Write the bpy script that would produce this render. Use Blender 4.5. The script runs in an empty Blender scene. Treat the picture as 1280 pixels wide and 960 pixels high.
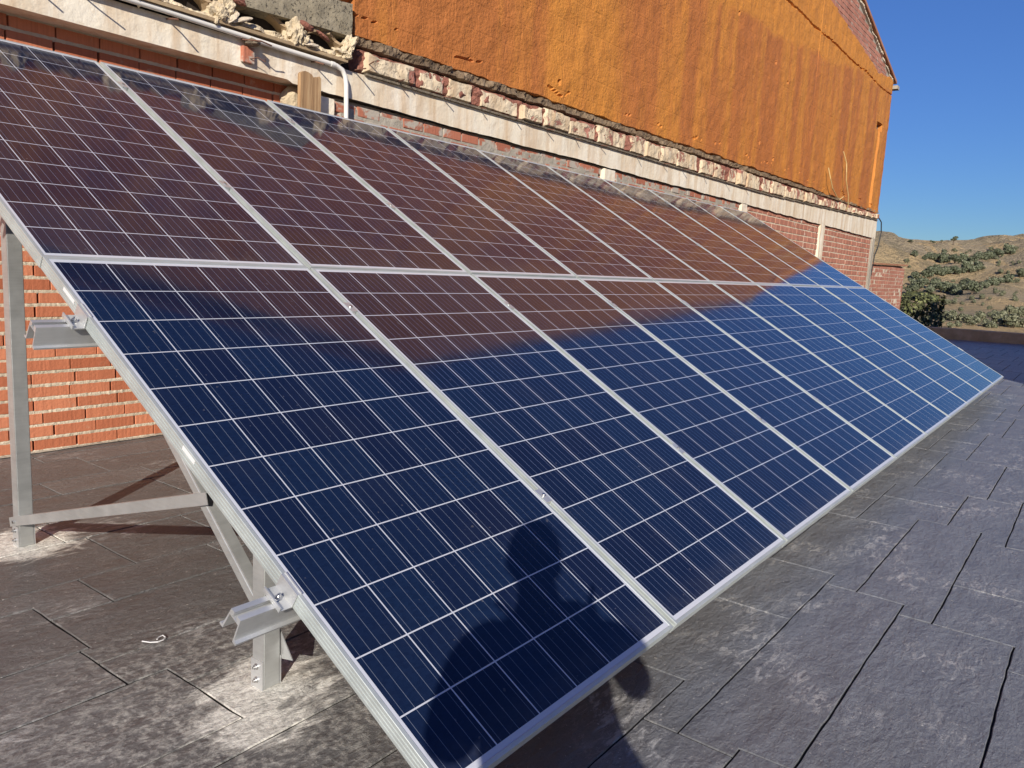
import bpy, bmesh, math, random
import numpy as np
from mathutils import Vector, Matrix, noise as mnoise
R = math.radians
SC = bpy.context.scene
COL = SC.collection
random.seed(7)

# ------------------------------------------------------------------ camera
cam = bpy.data.cameras.new('camera'); co = bpy.data.objects.new('camera', cam); COL.objects.link(co)
CAM = Vector((-1.0590, -0.8963, 1.0216))
rt = Vector((0.60233, -0.79667, 0.05012)); dn = Vector((-0.08781, -0.12854, -0.98781)); fw = Vector((0.79340, 0.59059, -0.14737))
co.matrix_world = Matrix(((rt.x, -dn.x, -fw.x, CAM.x), (rt.y, -dn.y, -fw.y, CAM.y), (rt.z, -dn.z, -fw.z, CAM.z), (0, 0, 0, 1)))
cam.sensor_width = 36; cam.lens = 27.68; cam.clip_start = 0.005; cam.clip_end = 8000
SC.camera = co
# ------------------------------------------------------------------ light
SUN_EL, SUN_AZ = 24.0, 34.0            # the shadows run towards azimuth 34 (from +X)
w = bpy.data.worlds.new('World'); SC.world = w; w.use_nodes = True
nt = w.node_tree
sky = nt.nodes.new('ShaderNodeTexSky'); sky.sky_type = 'NISHITA'; sky.sun_disc = False
sky.sun_elevation = R(SUN_EL); sky.sun_rotation = R(180 + 90 - SUN_AZ)
sky.altitude = 2500; sky.air_density = 0.9; sky.dust_density = 0.0; sky.ozone_density = 2.0
# the clear sky is deeper blue and flatter in brightness than the plain model: colour ** 2.25 / luminance
v1 = nt.nodes.new('ShaderNodeVectorMath'); v1.operation = 'SCALE'; v1.inputs['Scale'].default_value = 1 / 6.0
gm = nt.nodes.new('ShaderNodeGamma'); gm.inputs[1].default_value = 1.72
bw = nt.nodes.new('ShaderNodeRGBToBW'); dv = nt.nodes.new('ShaderNodeMath'); dv.operation = 'DIVIDE'; dv.inputs[0].default_value = 2.42
v2 = nt.nodes.new('ShaderNodeVectorMath'); v2.operation = 'SCALE'
nt.links.new(sky.outputs[0], v1.inputs[0]); nt.links.new(v1.outputs[0], gm.inputs[0]); nt.links.new(v1.outputs[0], bw.inputs[0]); nt.links.new(bw.outputs[0], dv.inputs[1])
nt.links.new(gm.outputs[0], v2.inputs[0]); nt.links.new(dv.outputs[0], v2.inputs['Scale'])
nt.links.new(v2.outputs[0], nt.nodes['Background'].inputs[0]); nt.nodes['Background'].inputs[1].default_value = 0.1
sl = bpy.data.lights.new('sun', 'SUN'); sl.energy = 4.2; sl.angle = R(0.45); sl.color = (1.0, 0.92, 0.80)
so = bpy.data.objects.new('sun', sl); COL.objects.link(so)
sdir = Vector((-math.cos(R(SUN_EL)) * math.cos(R(SUN_AZ)), -math.cos(R(SUN_EL)) * math.sin(R(SUN_AZ)), math.sin(R(SUN_EL))))
so.rotation_euler = sdir.to_track_quat('Z', 'Y').to_euler(); so.location = (-6, -6, 8)
SC.view_settings.view_transform = 'Standard'; SC.view_settings.look = 'None'
SC.view_settings.exposure = 0.55; SC.view_settings.gamma = 1.0; SC.view_settings.use_curve_mapping = False

# ------------------------------------------------------------------ helpers
def tag(o, label=None, cat=None, group=None, kind=None):
    if label: o['label'] = label
    if cat: o['category'] = cat
    if group: o['group'] = group
    if kind: o['kind'] = kind
    return o
def empty(name, loc=(0, 0, 0), rot=(0, 0, 0)):
    o = bpy.data.objects.new(name, None); COL.objects.link(o); o.location = loc; o.rotation_euler = rot
    o.empty_display_size = 0.1
    return o
def obj(name, bm, mats, parent=None, smooth=False):
    me = bpy.data.meshes.new(name)
    bmesh.ops.recalc_face_normals(bm, faces=bm.faces[:])
    bm.to_mesh(me); bm.free()
    for m in (mats if isinstance(mats, (list, tuple)) else [mats]): me.materials.append(m)
    if smooth:
        for p in me.polygons: p.use_smooth = True
    o = bpy.data.objects.new(name, me); COL.objects.link(o)
    if parent: o.parent = parent
    return o
def pyobj(name, verts, faces, mats, parent=None, smooth=False, midx=None):
    me = bpy.data.meshes.new(name); me.from_pydata(verts, [], faces)
    for m in (mats if isinstance(mats, (list, tuple)) else [mats]): me.materials.append(m)
    if midx is not None: me.polygons.foreach_set('material_index', midx)
    if smooth: me.polygons.foreach_set('use_smooth', [True] * len(me.polygons))
    me.update()
    o = bpy.data.objects.new(name, me); COL.objects.link(o)
    if parent: o.parent = parent
    return o
def box(bm, a, b, mi=0):
    x0, y0, z0 = a; x1, y1, z1 = b
    v = [bm.verts.new(p) for p in ((x0, y0, z0), (x1, y0, z0), (x1, y1, z0), (x0, y1, z0), (x0, y0, z1), (x1, y0, z1), (x1, y1, z1), (x0, y1, z1))]
    for f in ((0, 3, 2, 1), (4, 5, 6, 7), (0, 1, 5, 4), (1, 2, 6, 5), (2, 3, 7, 6), (3, 0, 4, 7)):
        bm.faces.new([v[i] for i in f]).material_index = mi
    return v
def bevel(bm, wd=0.002, seg=1):
    bmesh.ops.bevel(bm, geom=bm.edges[:], offset=wd, segments=seg, affect='EDGES', clamp_overlap=True)
def prism(bm, prof, a, b, up=(0, 0, 1), closed=True, caps=True):
    """profile [(s,t)] swept from a to b; s = side axis, t = up axis"""
    a, b = Vector(a), Vector(b); d = (b - a).normalized(); up = Vector(up)
    sx = d.cross(up).normalized(); ty = sx.cross(d).normalized()
    A = [bm.verts.new(a + sx * s + ty * t) for s, t in prof]; B = [bm.verts.new(b + sx * s + ty * t) for s, t in prof]
    n = len(prof)
    for i in range(n if closed else n - 1):
        j = (i + 1) % n
        bm.faces.new((A[i], A[j], B[j], B[i]))
    if caps and closed:
        bm.faces.new(A[::-1]); bm.faces.new(B)
def tube(bm, pts, r, n=8, caps=True):
    pts = [Vector(p) for p in pts]; rs = r if isinstance(r, (list, tuple)) else [r] * len(pts)
    rings = []
    u = None
    for i, p in enumerate(pts):
        d = (pts[min(i + 1, len(pts) - 1)] - pts[max(i - 1, 0)]).normalized()
        if u is None:
            u = d.orthogonal().normalized()
        u = (u - d * u.dot(d)).normalized(); v = d.cross(u)
        rings.append([bm.verts.new(p + (u * math.cos(k * 2 * math.pi / n) + v * math.sin(k * 2 * math.pi / n)) * rs[i]) for k in range(n)])
    for a, b in zip(rings, rings[1:]):
        for k in range(n): bm.faces.new((a[k], a[(k + 1) % n], b[(k + 1) % n], b[k]))
    if caps:
        bm.faces.new(rings[0][::-1]); bm.faces.new(rings[-1])
def cyl(bm, p, d, r, h, n=8):
    p, d = Vector(p), Vector(d).normalized(); tube(bm, [p, p + d * h], r, n)
def fbm(x, y, z=0.0, oct=4, sc=1.0):
    s, a = 0.0, 1.0
    for _ in range(oct):
        s += a * mnoise.noise(Vector((x * sc, y * sc, z * sc))); a *= 0.5; sc *= 2.05
    return s
def rock(name, c, size, seed, mat, parent, amp=0.35, sub=3, rot=(0, 0, 0)):
    bm = bmesh.new(); bmesh.ops.create_icosphere(bm, subdivisions=sub, radius=1.0)
    for v in bm.verts:
        p_ = v.co; k = 1 + amp * (0.7 * fbm(p_.x + seed * 7.3, p_.y, p_.z, 5, 1.6) + 0.55 * (0.5 - abs(mnoise.noise(Vector((p_.x * 2.3 + seed, p_.y * 2.3, p_.z * 2.3))))))
        v.co *= k
    M = Matrix.Translation(c) @ Matrix.Rotation(rot[2], 4, 'Z') @ Matrix.Rotation(rot[1], 4, 'Y') @ Matrix.Rotation(rot[0], 4, 'X') @ Matrix.Diagonal((*size, 1))
    bm.transform(M)
    return obj(name, bm, mat, parent)

# ---- material helpers
class NT:
    def __init__(s, name, **bs):
        s.m = bpy.data.materials.new(name); s.m.use_nodes = True; s.t = s.m.node_tree; s.b = s.t.nodes['Principled BSDF']
        for k, v in bs.items(): s.set(k.replace('_', ' '), v)
    def set(s, k, v):
        i = s.b.inputs[k]
        if hasattr(v, 'is_linked') or isinstance(v, bpy.types.NodeSocket): s.t.links.new(v, i)
        elif isinstance(v, (tuple, list)) and len(v) == 3 and i.type == 'RGBA': i.default_value = (*v, 1)
        else: i.default_value = v
    def n(s, typ, ins=None, **at):
        q = s.t.nodes.new('ShaderNode' + typ)
        for k, v in at.items(): setattr(q, k, v)
        for k, v in (ins or {}).items():
            i = q.inputs[k]
            if isinstance(v, bpy.types.NodeSocket): s.t.links.new(v, i)
            elif isinstance(v, (tuple, list)) and len(v) == 3 and i.type == 'RGBA': i.default_value = (*v, 1)
            else: i.default_value = v
        return q
    def math(s, op, a, b=None, c=None, clamp=False):
        d = {0: a}
        if b is not None: d[1] = b
        if c is not None: d[2] = c
        return s.n('Math', d, operation=op, use_clamp=clamp).outputs[0]
    def obco(s, scale=(1, 1, 1), loc=(0, 0, 0), kind='Object'):
        t = s.n('TexCoord').outputs[kind]
        return s.n('Mapping', {'Vector': t, 'Scale': scale, 'Location': loc}).outputs[0]
    def noise(s, vec, scale, detail=4, rough=0.55, dist=0.0, out=0):
        return s.n('TexNoise', {'Vector': vec, 'Scale': scale, 'Detail': detail, 'Roughness': rough, 'Distortion': dist}).outputs[out]
    def vor(s, vec, scale, feature='F1', out=0, rnd=1.0):
        return s.n('TexVoronoi', {'Vector': vec, 'Scale': scale, 'Randomness': rnd}, feature=feature).outputs[out]
    def ramp(s, fac, stops):
        q = s.n('ValToRGB', {0: fac}); e = q.color_ramp.elements
        while len(e) < len(stops): e.new(0.5)
        for i, (p, c) in enumerate(stops):
            e[i].position = p; e[i].color = (c, c, c, 1) if not isinstance(c, (tuple, list)) else (*c, 1)
        return q.outputs[0]
    def mr(s, v, a, b, c=0.0, d=1.0, smooth=False):
        return s.n('MapRange', {0: v, 1: a, 2: b, 3: c, 4: d}, interpolation_type='SMOOTHSTEP' if smooth else 'LINEAR').outputs[0]
    def mix(s, f, a, b, blend='MIX'):
        q = s.t.nodes.new('ShaderNodeMix'); q.data_type = 'RGBA'; q.blend_type = blend
        for i, v in ((0, f), (6, a), (7, b)):
            if isinstance(v, bpy.types.NodeSocket): s.t.links.new(v, q.inputs[i])
            elif isinstance(v, (tuple, list)): q.inputs[i].default_value = (*v[:3], 1)
            else: q.inputs[i].default_value = v
        return q.outputs[2]
    def xyz(s, vec):
        return s.n('SeparateXYZ', {0: vec}).outputs
    def bump(s, h, st=0.5, dist=0.01, normal=None):
        d = {'Height': h, 'Strength': st, 'Distance': dist}
        if normal is not None: d['Normal'] = normal
        return s.n('Bump', d).outputs[0]

# ------------------------------------------------------------------ materials
def mk_metal(name, col, rough, metallic=0.85, bump=0.25, streak=(3, 3, 60)):
    a = NT(name, Metallic=metallic, Roughness=rough)
    v = a.obco(streak); n1 = a.noise(v, 2.0, 5); n2 = a.noise(a.obco(), 9, 5, 0.65)
    c = a.mix(a.mr(n2, 0.35, 0.75), tuple(x * 0.82 for x in col), col)
    a.set('Base Color', a.mix(a.mr(n1, 0.4, 0.7, 0, 0.35), c, tuple(min(1, x * 1.1) for x in col)))
    a.set('Roughness', a.mr(n2, 0.3, 0.7, rough - 0.07, rough + 0.12))
    a.set('Normal', a.bump(n1, bump, 0.001))
    return a.m
M_FRAME = mk_metal('anodised_aluminium', (0.52, 0.565, 0.55), 0.46, 0.45, 0.1)
M_ALU = mk_metal('mill_aluminium', (0.62, 0.63, 0.63), 0.36, 0.6, 0.25)
M_POST = mk_metal('galvanised_steel', (0.52, 0.53, 0.52), 0.42, 0.6, 0.3)
M_BOLT = mk_metal('bolt_steel', (0.6, 0.6, 0.6), 0.25, 1.0)

def mk_cells():
    a = NT('solar_cells')
    oc = a.n('TexCoord').outputs['Object']; x, y, z = a.xyz(oc)
    P = 0.1590
    cx = a.math('DIVIDE', a.math('SUBTRACT', x, 0.0190), P); cy = a.math('DIVIDE', a.math('SUBTRACT', y, 0.0240), P)
    fx = a.math('FRACT', cx); fy = a.math('FRACT', cy)
    ix = a.math('FLOOR', cx); iy = a.math('FLOOR', cy)
    g = 0.0118                                     # half gap as a fraction of the pitch
    def inside(f): return a.math('LESS_THAN', a.math('ABSOLUTE', a.math('SUBTRACT', f, 0.5)), 0.5 - g)
    rx = a.math('MULTIPLY', a.math('GREATER_THAN', cx, 0.0), a.math('LESS_THAN', cx, 6.0))
    ry = a.math('MULTIPLY', a.math('GREATER_THAN', cy, 0.0), a.math('LESS_THAN', cy, 12.0))
    cell = a.math('MULTIPLY', a.math('MULTIPLY', inside(fx), inside(fy)), a.math('MULTIPLY', rx, ry))
    bb = a.math('FRACT', a.math('MULTIPLY', fx, 5.0))
    bus = a.math('LESS_THAN', a.math('ABSOLUTE', a.math('SUBTRACT', bb, 0.5)), 0.021)
    bus = a.math('MULTIPLY', bus, a.math('MULTIPLY', rx, ry))
    oi = a.n('ObjectInfo').outputs['Random']
    cv = a.n('CombineXYZ', {0: ix, 1: iy, 2: a.math('MULTIPLY', oi, 57.0)}).outputs[0]
    wn = a.n('TexWhiteNoise', {'Vector': cv}); rnd = wn.outputs[0]
    grain = a.n('TexVoronoi', {'Vector': a.n('Mapping', {'Vector': oc, 'Scale': (1, 1.6, 1)}).outputs[0], 'Scale': 85.0}).outputs['Color']
    gr = a.xyz(grain)[0]
    base = a.mix(rnd, (0.0062, 0.0098, 0.031), (0.0072, 0.0165, 0.047))
    base = a.mix(a.math('MULTIPLY', gr, 0.45), base, (0.004, 0.008, 0.026))
    base = a.mix(bus, base, (0.125, 0.145, 0.19))
    dust = a.noise(oc, 3.0, 6, 0.6)
    col = a.mix(cell, a.mix(bus, (0.50, 0.52, 0.57), (0.42, 0.44, 0.49)), base)
    col = a.mix(a.mr(dust, 0.5, 0.8, 0.0, 0.012), col, (0.5, 0.45, 0.38))
    low = a.math('MULTIPLY', a.mr(y, 0.0, 0.13, 1, 0, True), a.mr(a.noise(oc, 11, 6, 0.65), 0.35, 0.7))
    spot = a.math('MULTIPLY', a.math('GREATER_THAN', a.noise(oc, 55, 2, 0.5), 0.735), 0.10)
    col = a.mix(a.math('MAXIMUM', a.math('MULTIPLY', low, 0.06), spot), col, (0.5, 0.45, 0.38))
    a.set('Base Color', col); a.set('Roughness', 0.55); a.set('Specular IOR Level', 0.0)
    a.set('Coat Weight', 1.0); a.set('Coat IOR', 1.38)
    a.set('Coat Roughness', a.mr(dust, 0.35, 0.7, 0.05, 0.085))
    return a.m
M_CELLS = mk_cells()
M_STICK = NT('white_sticker', Base_Color=(0.66, 0.66, 0.66), Roughness=0.5).m
M_BLACK = NT('black_plastic', Base_Color=(0.02, 0.02, 0.022), Roughness=0.45).m

def mk_brick(name, lo, hi, dirt=(0.45, 0.40, 0.33), smear=0.0, stri=60):
    a = NT(name, Roughness=0.88)
    oc = a.n('TexCoord').outputs['Object']
    isl = a.n('NewGeometry').outputs['Random Per Island']
    c = a.mix(isl, lo, hi)
    st = a.noise(a.obco((stri, stri, 1.5)), 1.0, 3)
    c = a.mix(a.mr(st, 0.45, 0.75, 0, 0.35), c, tuple(x * 0.55 for x in lo))
    n = a.noise(oc, 14, 6, 0.65)
    c = a.mix(a.mr(n, 0.62, 0.8, 0, 0.5), c, dirt)
    if smear:
        s = a.noise(oc, 5.5, 8, 0.62, 0.4)
        c = a.mix(a.mr(s, smear - 0.03, smear + 0.03), c, dirt)
    a.set('Base Color', c)
    h = a.math('ADD', a.math('MULTIPLY', st, 0.6), a.noise(oc, 60, 5, 0.6))
    a.set('Normal', a.bump(h, 0.6, 0.006))
    return a.m
M_BRICK = mk_brick('red_brick', (0.40, 0.115, 0.052), (0.62, 0.225, 0.118), (0.55, 0.42, 0.30))
M_BRICK2 = mk_brick('smeared_brick', (0.36, 0.125, 0.075), (0.47, 0.17, 0.10), (0.42, 0.37, 0.31), smear=0.53)
M_BRICK3 = mk_brick('pale_red_brick', (0.36, 0.145, 0.095), (0.46, 0.20, 0.135), (0.50, 0.42, 0.35), smear=0.64)
def mk_mortar(name, c0, c1, sc=30, bs=0.9, dist=0.012):
    a = NT(name, Roughness=0.95); oc = a.n('TexCoord').outputs['Object']
    n = a.noise(oc, sc, 6, 0.65); n2 = a.noise(oc, 2.3, 5, 0.6)
    a.set('Base Color', a.mix(a.mr(n2, 0.35, 0.7), a.mix(a.mr(n, 0.3, 0.7), c0, c1), tuple(x * 0.8 for x in c0)))
    a.set('Normal', a.bump(n, bs, dist)); return a.m
M_MORT = mk_mortar('cream_mortar', (0.60, 0.50, 0.37), (0.76, 0.66, 0.52), 45)
M_MORT_G = mk_mortar('grey_mortar', (0.36, 0.32, 0.26), (0.50, 0.45, 0.37), 40)
M_DARK = NT('dark_joint', Base_Color=(0.025, 0.018, 0.014), Roughness=1.0).m
M_CEM = mk_mortar('cement_rubble', (0.15, 0.12, 0.085), (0.38, 0.31, 0.23), 22, 1.0, 0.04)
M_PLASTER = mk_mortar('cream_plaster_rubble', (0.62, 0.50, 0.33), (0.80, 0.69, 0.50), 26, 1.0, 0.03)
M_VAULT = mk_mortar('brown_vault_clay', (0.34, 0.24, 0.14), (0.44, 0.33, 0.2), 20, 0.6, 0.01)
M_LEDGE = mk_mortar('brown_mortar_crumbs', (0.13, 0.085, 0.05), (0.34, 0.25, 0.16), 20, 1.0, 0.04)
def mk_beam():
    a = NT('cream_painted_concrete', Roughness=0.85); oc = a.n('TexCoord').outputs['Object']
    st = a.noise(a.obco((5, 5, 0.5)), 1.6, 7, 0.62); bl = a.noise(oc, 3.0, 7, 0.6); fi = a.noise(oc, 40, 5, 0.6)
    c = a.mix(a.mr(bl, 0.35, 0.7), (0.74, 0.66, 0.52), (0.82, 0.76, 0.65))
    c = a.mix(a.mr(st, 0.44, 0.68, 0, 0.85), c, (0.54, 0.38, 0.23))
    c = a.mix(a.mr(a.noise(oc, 7.0, 8, 0.7, 0.6), 0.56, 0.66, 0, 0.6), c, (0.60, 0.48, 0.34))
    c = a.mix(a.mr(fi, 0.66, 0.74, 0, 0.6), c, (0.40, 0.33, 0.25))
    a.set('Base Color', c); a.set('Normal', a.bump(a.math('ADD', fi, a.math('MULTIPLY', bl, 2.0)), 0.5, 0.008)); return a.m
M_BEAM = mk_beam()
def mk_block():
    a = NT('broken_block_plaster', Roughness=0.92); oc = a.n('TexCoord').outputs['Object']
    n = a.noise(oc, 6.5, 7, 0.62, 0.5); n2 = a.noise(oc, 22, 6, 0.65); st = a.noise(a.obco((14, 14, 1.5)), 1.0, 5)
    c = a.mix(a.mr(st, 0.4, 0.7), (0.66, 0.55, 0.39), (0.50, 0.35, 0.21))
    c = a.mix(a.mr(a.math('ADD', n, a.math('MULTIPLY', a.math('SUBTRACT', a.xyz(oc)[2], 2.33), 0.35)), 0.565, 0.585), c, a.mix(n2, (0.30, 0.11, 0.075), (0.42, 0.20, 0.15)))
    c = a.mix(a.mr(n2, 0.62, 0.7, 0, 0.7), c, (0.42, 0.36, 0.27))
    a.set('Base Color', c); a.set('Normal', a.bump(a.math('SUBTRACT', a.math('MULTIPLY', n2, 0.6), a.mr(n, 0.53, 0.58)), 0.8, 0.012)); return a.m
M_BLOCK = mk_block()
M_REDRAW = mk_mortar('broken_red_clay', (0.24, 0.085, 0.055), (0.40, 0.18, 0.13), 45, 1.0, 0.02)
def mk_conc():
    a = NT('grey_concrete', Roughness=0.95); oc = a.n('TexCoord').outputs['Object']
    n = a.noise(oc, 9, 8, 0.68); v = a.noise(oc, 55, 4, 0.6)
    c = a.mix(a.mr(n, 0.3, 0.7), (0.20, 0.17, 0.115), (0.36, 0.31, 0.22))
    c = a.mix(a.mr(v, 0.60, 0.68), c, (0.10, 0.085, 0.07))
    a.set('Base Color', c); a.set('Normal', a.bump(a.math('SUBTRACT', n, a.mr(v, 0.58, 0.7)), 0.9, 0.015)); return a.m
M_CONC = mk_conc()
def mk_orange():
    a = NT('orange_insulating_foam', Roughness=0.75); oc = a.n('TexCoord').outputs['Object']; x, y, z = a.xyz(oc)
    st = a.noise(a.obco((1.5, 1, 0.10)), 1.1, 4, 0.5, 0.2)
    st2 = a.noise(a.obco((3.6, 1, 0.14)), 1.0, 3, 0.5)
    wav = a.noise(a.obco((0.55, 1, 0.3)), 1.0, 4, 0.6)
    # weathered darker field below a stepped line, cleaner band under the roof
    line = a.math('ADD', a.math('ADD', 3.20, a.math('MULTIPLY', x, 0.091)), a.math('MULTIPLY', wav, 0.55))
    low = a.mr(a.math('SUBTRACT', line, z), -0.06, 0.06, smooth=True)
    streak = a.mr(a.math('ADD', a.math('MULTIPLY', st, 0.75), a.math('MULTIPLY', st2, 0.35)), 0.50, 0.655, smooth=True)
    dark = (0.430, 0.144, 0.0310); light = (0.555, 0.214, 0.0320); bright = (0.580, 0.226, 0.0330)
    c = a.mix(a.mix(low, (1, 1, 1), streak), dark, a.mix(low, bright, light))
    ed = a.noise(a.obco((8, 8, 3)), 1.0, 6, 0.6)
    c = a.mix(a.mr(ed, 0.45, 0.75, 0, 0.40), c, (0.27, 0.080, 0.012))
    pit = a.noise(oc, 16, 4, 0.7)
    c = a.mix(a.mr(pit, 0.70, 0.76, 0, 0.5), c, (0.13, 0.04, 0.01))
    # brick courses telegraphing through the foam
    bt = a.n('TexBrick', {'Vector': a.n('CombineXYZ', {0: x, 1: z, 2: 0.0}).outputs[0], 'Scale': 1.0, 'Mortar Size': 0.012, 'Mortar Smooth': 0.8, 'Brick Width': 0.42, 'Row Height': 0.2})
    a.set('Base Color', c)
    h = a.math('ADD', a.math('ADD', a.noise(oc, 42, 6, 0.62), a.math('MULTIPLY', a.noise(oc, 9, 6, 0.6), 1.6)), a.math('MULTIPLY', bt.outputs['Fac'], -0.16))
    a.set('Normal', a.bump(h, 0.8, 0.015)); return a.m
M_ORANGE = mk_orange()
def mk_wood():
    a = NT('weathered_plank_wood', Roughness=0.8); v = a.obco((26, 26, 1.6)); n = a.noise(v, 1.5, 7, 0.6, 1.2)
    a.set('Base Color', a.ramp(n, [(0.3, (0.13, 0.068, 0.03)), (0.5, (0.36, 0.22, 0.11)), (0.7, (0.48, 0.33, 0.18))]))
    a.set('Normal', a.bump(n, 0.6, 0.004)); return a.m
M_WOOD = mk_wood()
M_PIPE = NT('white_pvc', Base_Color=(0.72, 0.70, 0.66), Roughness=0.45).m
M_RUST = mk_mortar('rusty_rebar', (0.13, 0.06, 0.04), (0.22, 0.11, 0.07), 60, 0.4, 0.002)
M_TILE = mk_mortar('terracotta_roof_tile', (0.36, 0.15, 0.08), (0.46, 0.24, 0.14), 12, 0.5, 0.01)
M_WIRE = NT('pale_wire', Base_Color=(0.62, 0.45, 0.20), Roughness=0.6).m
M_CABLE = NT('black_cable', Base_Color=(0.02, 0.02, 0.02), Roughness=0.5).m
def mk_stone():
    a = NT('stamped_slate_concrete'); oc = a.n('TexCoord').outputs['Object']; x, y, z = a.xyz(oc)
    isl = a.n('NewGeometry').outputs['Random Per Island']
    wv = a.n('Mapping', {'Vector': oc, 'Scale': (1.0, 2.6, 1.0), 'Rotation': (0, 0, 0.35)}).outputs[0]
    cl = a.noise(wv, 4.2, 11, 0.66, 0.25)                # cleft slate relief
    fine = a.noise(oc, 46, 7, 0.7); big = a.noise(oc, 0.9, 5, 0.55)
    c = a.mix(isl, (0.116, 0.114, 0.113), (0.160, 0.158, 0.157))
    c = a.mix(a.mr(a.math('ADD', big, a.math('MULTIPLY', a.math('SUBTRACT', a.math('SUBTRACT', x, y), 0.6), 0.16)), 0.42, 0.72), c, (0.185, 0.198, 0.222))  # random blotches; the drift to paler blue-grey at right paints in sky reflection
    c = a.mix(a.mr(cl, 0.32, 0.60, 0.28, 0.0), c, (0.052, 0.047, 0.045))
    c = a.mix(a.mr(fine, 0.58, 0.80, 0, 0.35), c, (0.26, 0.24, 0.22))
    # chalky scuffs and bloom left on the high points
    sc1 = a.math('MULTIPLY', a.mr(a.noise(oc, 2.6, 3, 0.5), 0.525, 0.62), a.mr(a.noise(wv, 15, 8, 0.72, 0.8), 0.50, 0.60))
    c = a.mix(a.math('MULTIPLY', sc1, 0.7), c, (0.48, 0.47, 0.455))
    vein = a.math('MULTIPLY', a.mr(a.math('ABSOLUTE', a.math('SUBTRACT', a.noise(wv, 4.6, 7, 0.66, 0.3), 0.5)), 0.0, 0.012, 1, 0), a.mr(a.noise(oc, 3.3, 4, 0.6), 0.5, 0.64))
    c = a.mix(a.math('MULTIPLY', vein, 0.5), c, (0.36, 0.34, 0.32))
    # cement powder drilled out around the feet of the posts
    def near(px, py, r0, r1):
        d = a.n('VectorMath', {0: oc, 1: (px, py, -0.05)}, operation='DISTANCE').outputs['Value']
        return a.mr(d, r0, r1, 1, 0, True)
    pw = a.noise(a.n('Mapping', {'Vector': oc, 'Scale': (1.0, 2.0, 1), 'Rotation': (0, 0, -0.5)}).outputs[0], 6.5, 8, 0.66, 1.2)
    msk = a.math('MAXIMUM', a.math('MAXIMUM', near(0.07, 0.66, 0.02, 0.36), near(-0.03, 0.56, 0.0, 0.30)), near(0.07, 2.09, 0.05, 0.34))
    pd = a.mr(a.math('ADD', pw, a.math('MULTIPLY', msk, 0.56)), 0.80, 0.96)
    pd2 = a.math('MULTIPLY', a.math('MULTIPLY', near(-0.05, 0.65, 0.1, 0.75), 0.5), a.mr(fine, 0.45, 0.62))
    pd = a.math('MAXIMUM', pd, pd2)
    pd = a.math('MULTIPLY', pd, a.mr(a.noise(oc, 90, 4, 0.6), 0.25, 0.62, 0.45, 1.0))
    c = a.mix(pd, c, (0.90, 0.87, 0.79))
    speck = a.math('GREATER_THAN', a.noise(oc, 105, 2, 0.5), 0.715)
    c = a.mix(a.math('MULTIPLY', speck, 0.6), c, (0.6, 0.57, 0.52))
    gn = a.noise(oc, 170, 5, 0.75)
    c = a.mix(a.mr(gn, 0.46, 0.34, 0, 0.42), c, (0.035, 0.032, 0.031))
    c = a.mix(a.mr(gn, 0.60, 0.74, 0, 0.45), c, (0.40, 0.385, 0.37))
    a.set('Base Color', c)
    r = a.mr(a.math('ADD', cl, a.math('MULTIPLY', fine, 0.5)), 0.4, 1.0, 0.40, 0.62)
    a.set('Roughness', a.math('MAXIMUM', r, a.math('MULTIPLY', pd, 0.9))); a.set('Specular IOR Level', 0.6); a.set('Coat Weight', 0.22); a.set('Coat Roughness', 0.36); a.set('Coat IOR', 1.5)
    mid = a.noise(a.n('Mapping', {'Vector': oc, 'Scale': (1.0, 2.2, 1.0), 'Rotation': (0, 0, -0.6)}).outputs[0], 14, 8, 0.68, 0.4)
    h = a.math('ADD', a.math('ADD', a.math('MULTIPLY', cl, 1.2), a.math('MULTIPLY', mid, 0.7)), a.math('MULTIPLY', fine, 0.40))
    a.set('Normal', a.bump(h, 1.0, 0.022)); return a.m
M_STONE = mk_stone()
M_GROOVE = mk_mortar('dark_groove', (0.008, 0.007, 0.006), (0.016, 0.014, 0.012), 40)
M_PARAPET = mk_mortar('brown_render', (0.42, 0.36, 0.22), (0.58, 0.50, 0.33), 9, 0.9, 0.02)
def mk_hill():
    a = NT('dry_hillside', Roughness=1.0); oc = a.n('TexCoord').outputs['Object']
    n = a.noise(oc, 0.018, 9, 0.66, 0.6); n2 = a.noise(oc, 0.09, 8, 0.7); n3 = a.noise(oc, 0.9, 7, 0.75)
    c = a.ramp(n, [(0.30, (0.46, 0.37, 0.24)), (0.47, (0.60, 0.48, 0.32)), (0.56, (0.74, 0.55, 0.31)), (0.66, (0.80, 0.57, 0.31))])
    gl = a.noise(oc, 0.035, 9, 0.72, 1.5)
    c = a.mix(a.mr(gl, 0.535, 0.575, 0, 0.85), c, (0.78, 0.56, 0.30))
    c = a.mix(a.mr(gl, 0.46, 0.40, 0, 0.7), c, (0.40, 0.325, 0.215))
    c = a.mix(a.mr(n2, 0.54, 0.64, 0, 0.55), c, (0.27, 0.24, 0.15))
    c = a.mix(a.mr(n3, 0.52, 0.62, 0, 0.55), c, (0.28, 0.235, 0.145))
    a.set('Base Color', c); a.set('Specular IOR Level', 0.1)
    a.set('Normal', a.bump(a.math('ADD', a.math('MULTIPLY', n2, 3.0), n3), 1.0, 4.0)); return a.m
M_HILL = mk_hill()
def mk_leaf(name, c0, c1, c2):
    a = NT(name, Roughness=0.65); isl = a.n('NewGeometry').outputs['Random Per Island']; oi = a.n('ObjectInfo').outputs['Random']
    c = a.ramp(isl, [(0.0, c0), (0.55, c1), (1.0, c2)])
    a.set('Base Color', a.mix(a.math('MULTIPLY', oi, 0.35), c, tuple(x * 0.6 for x in c1))); a.set('Specular IOR Level', 0.25); return a.m
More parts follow.
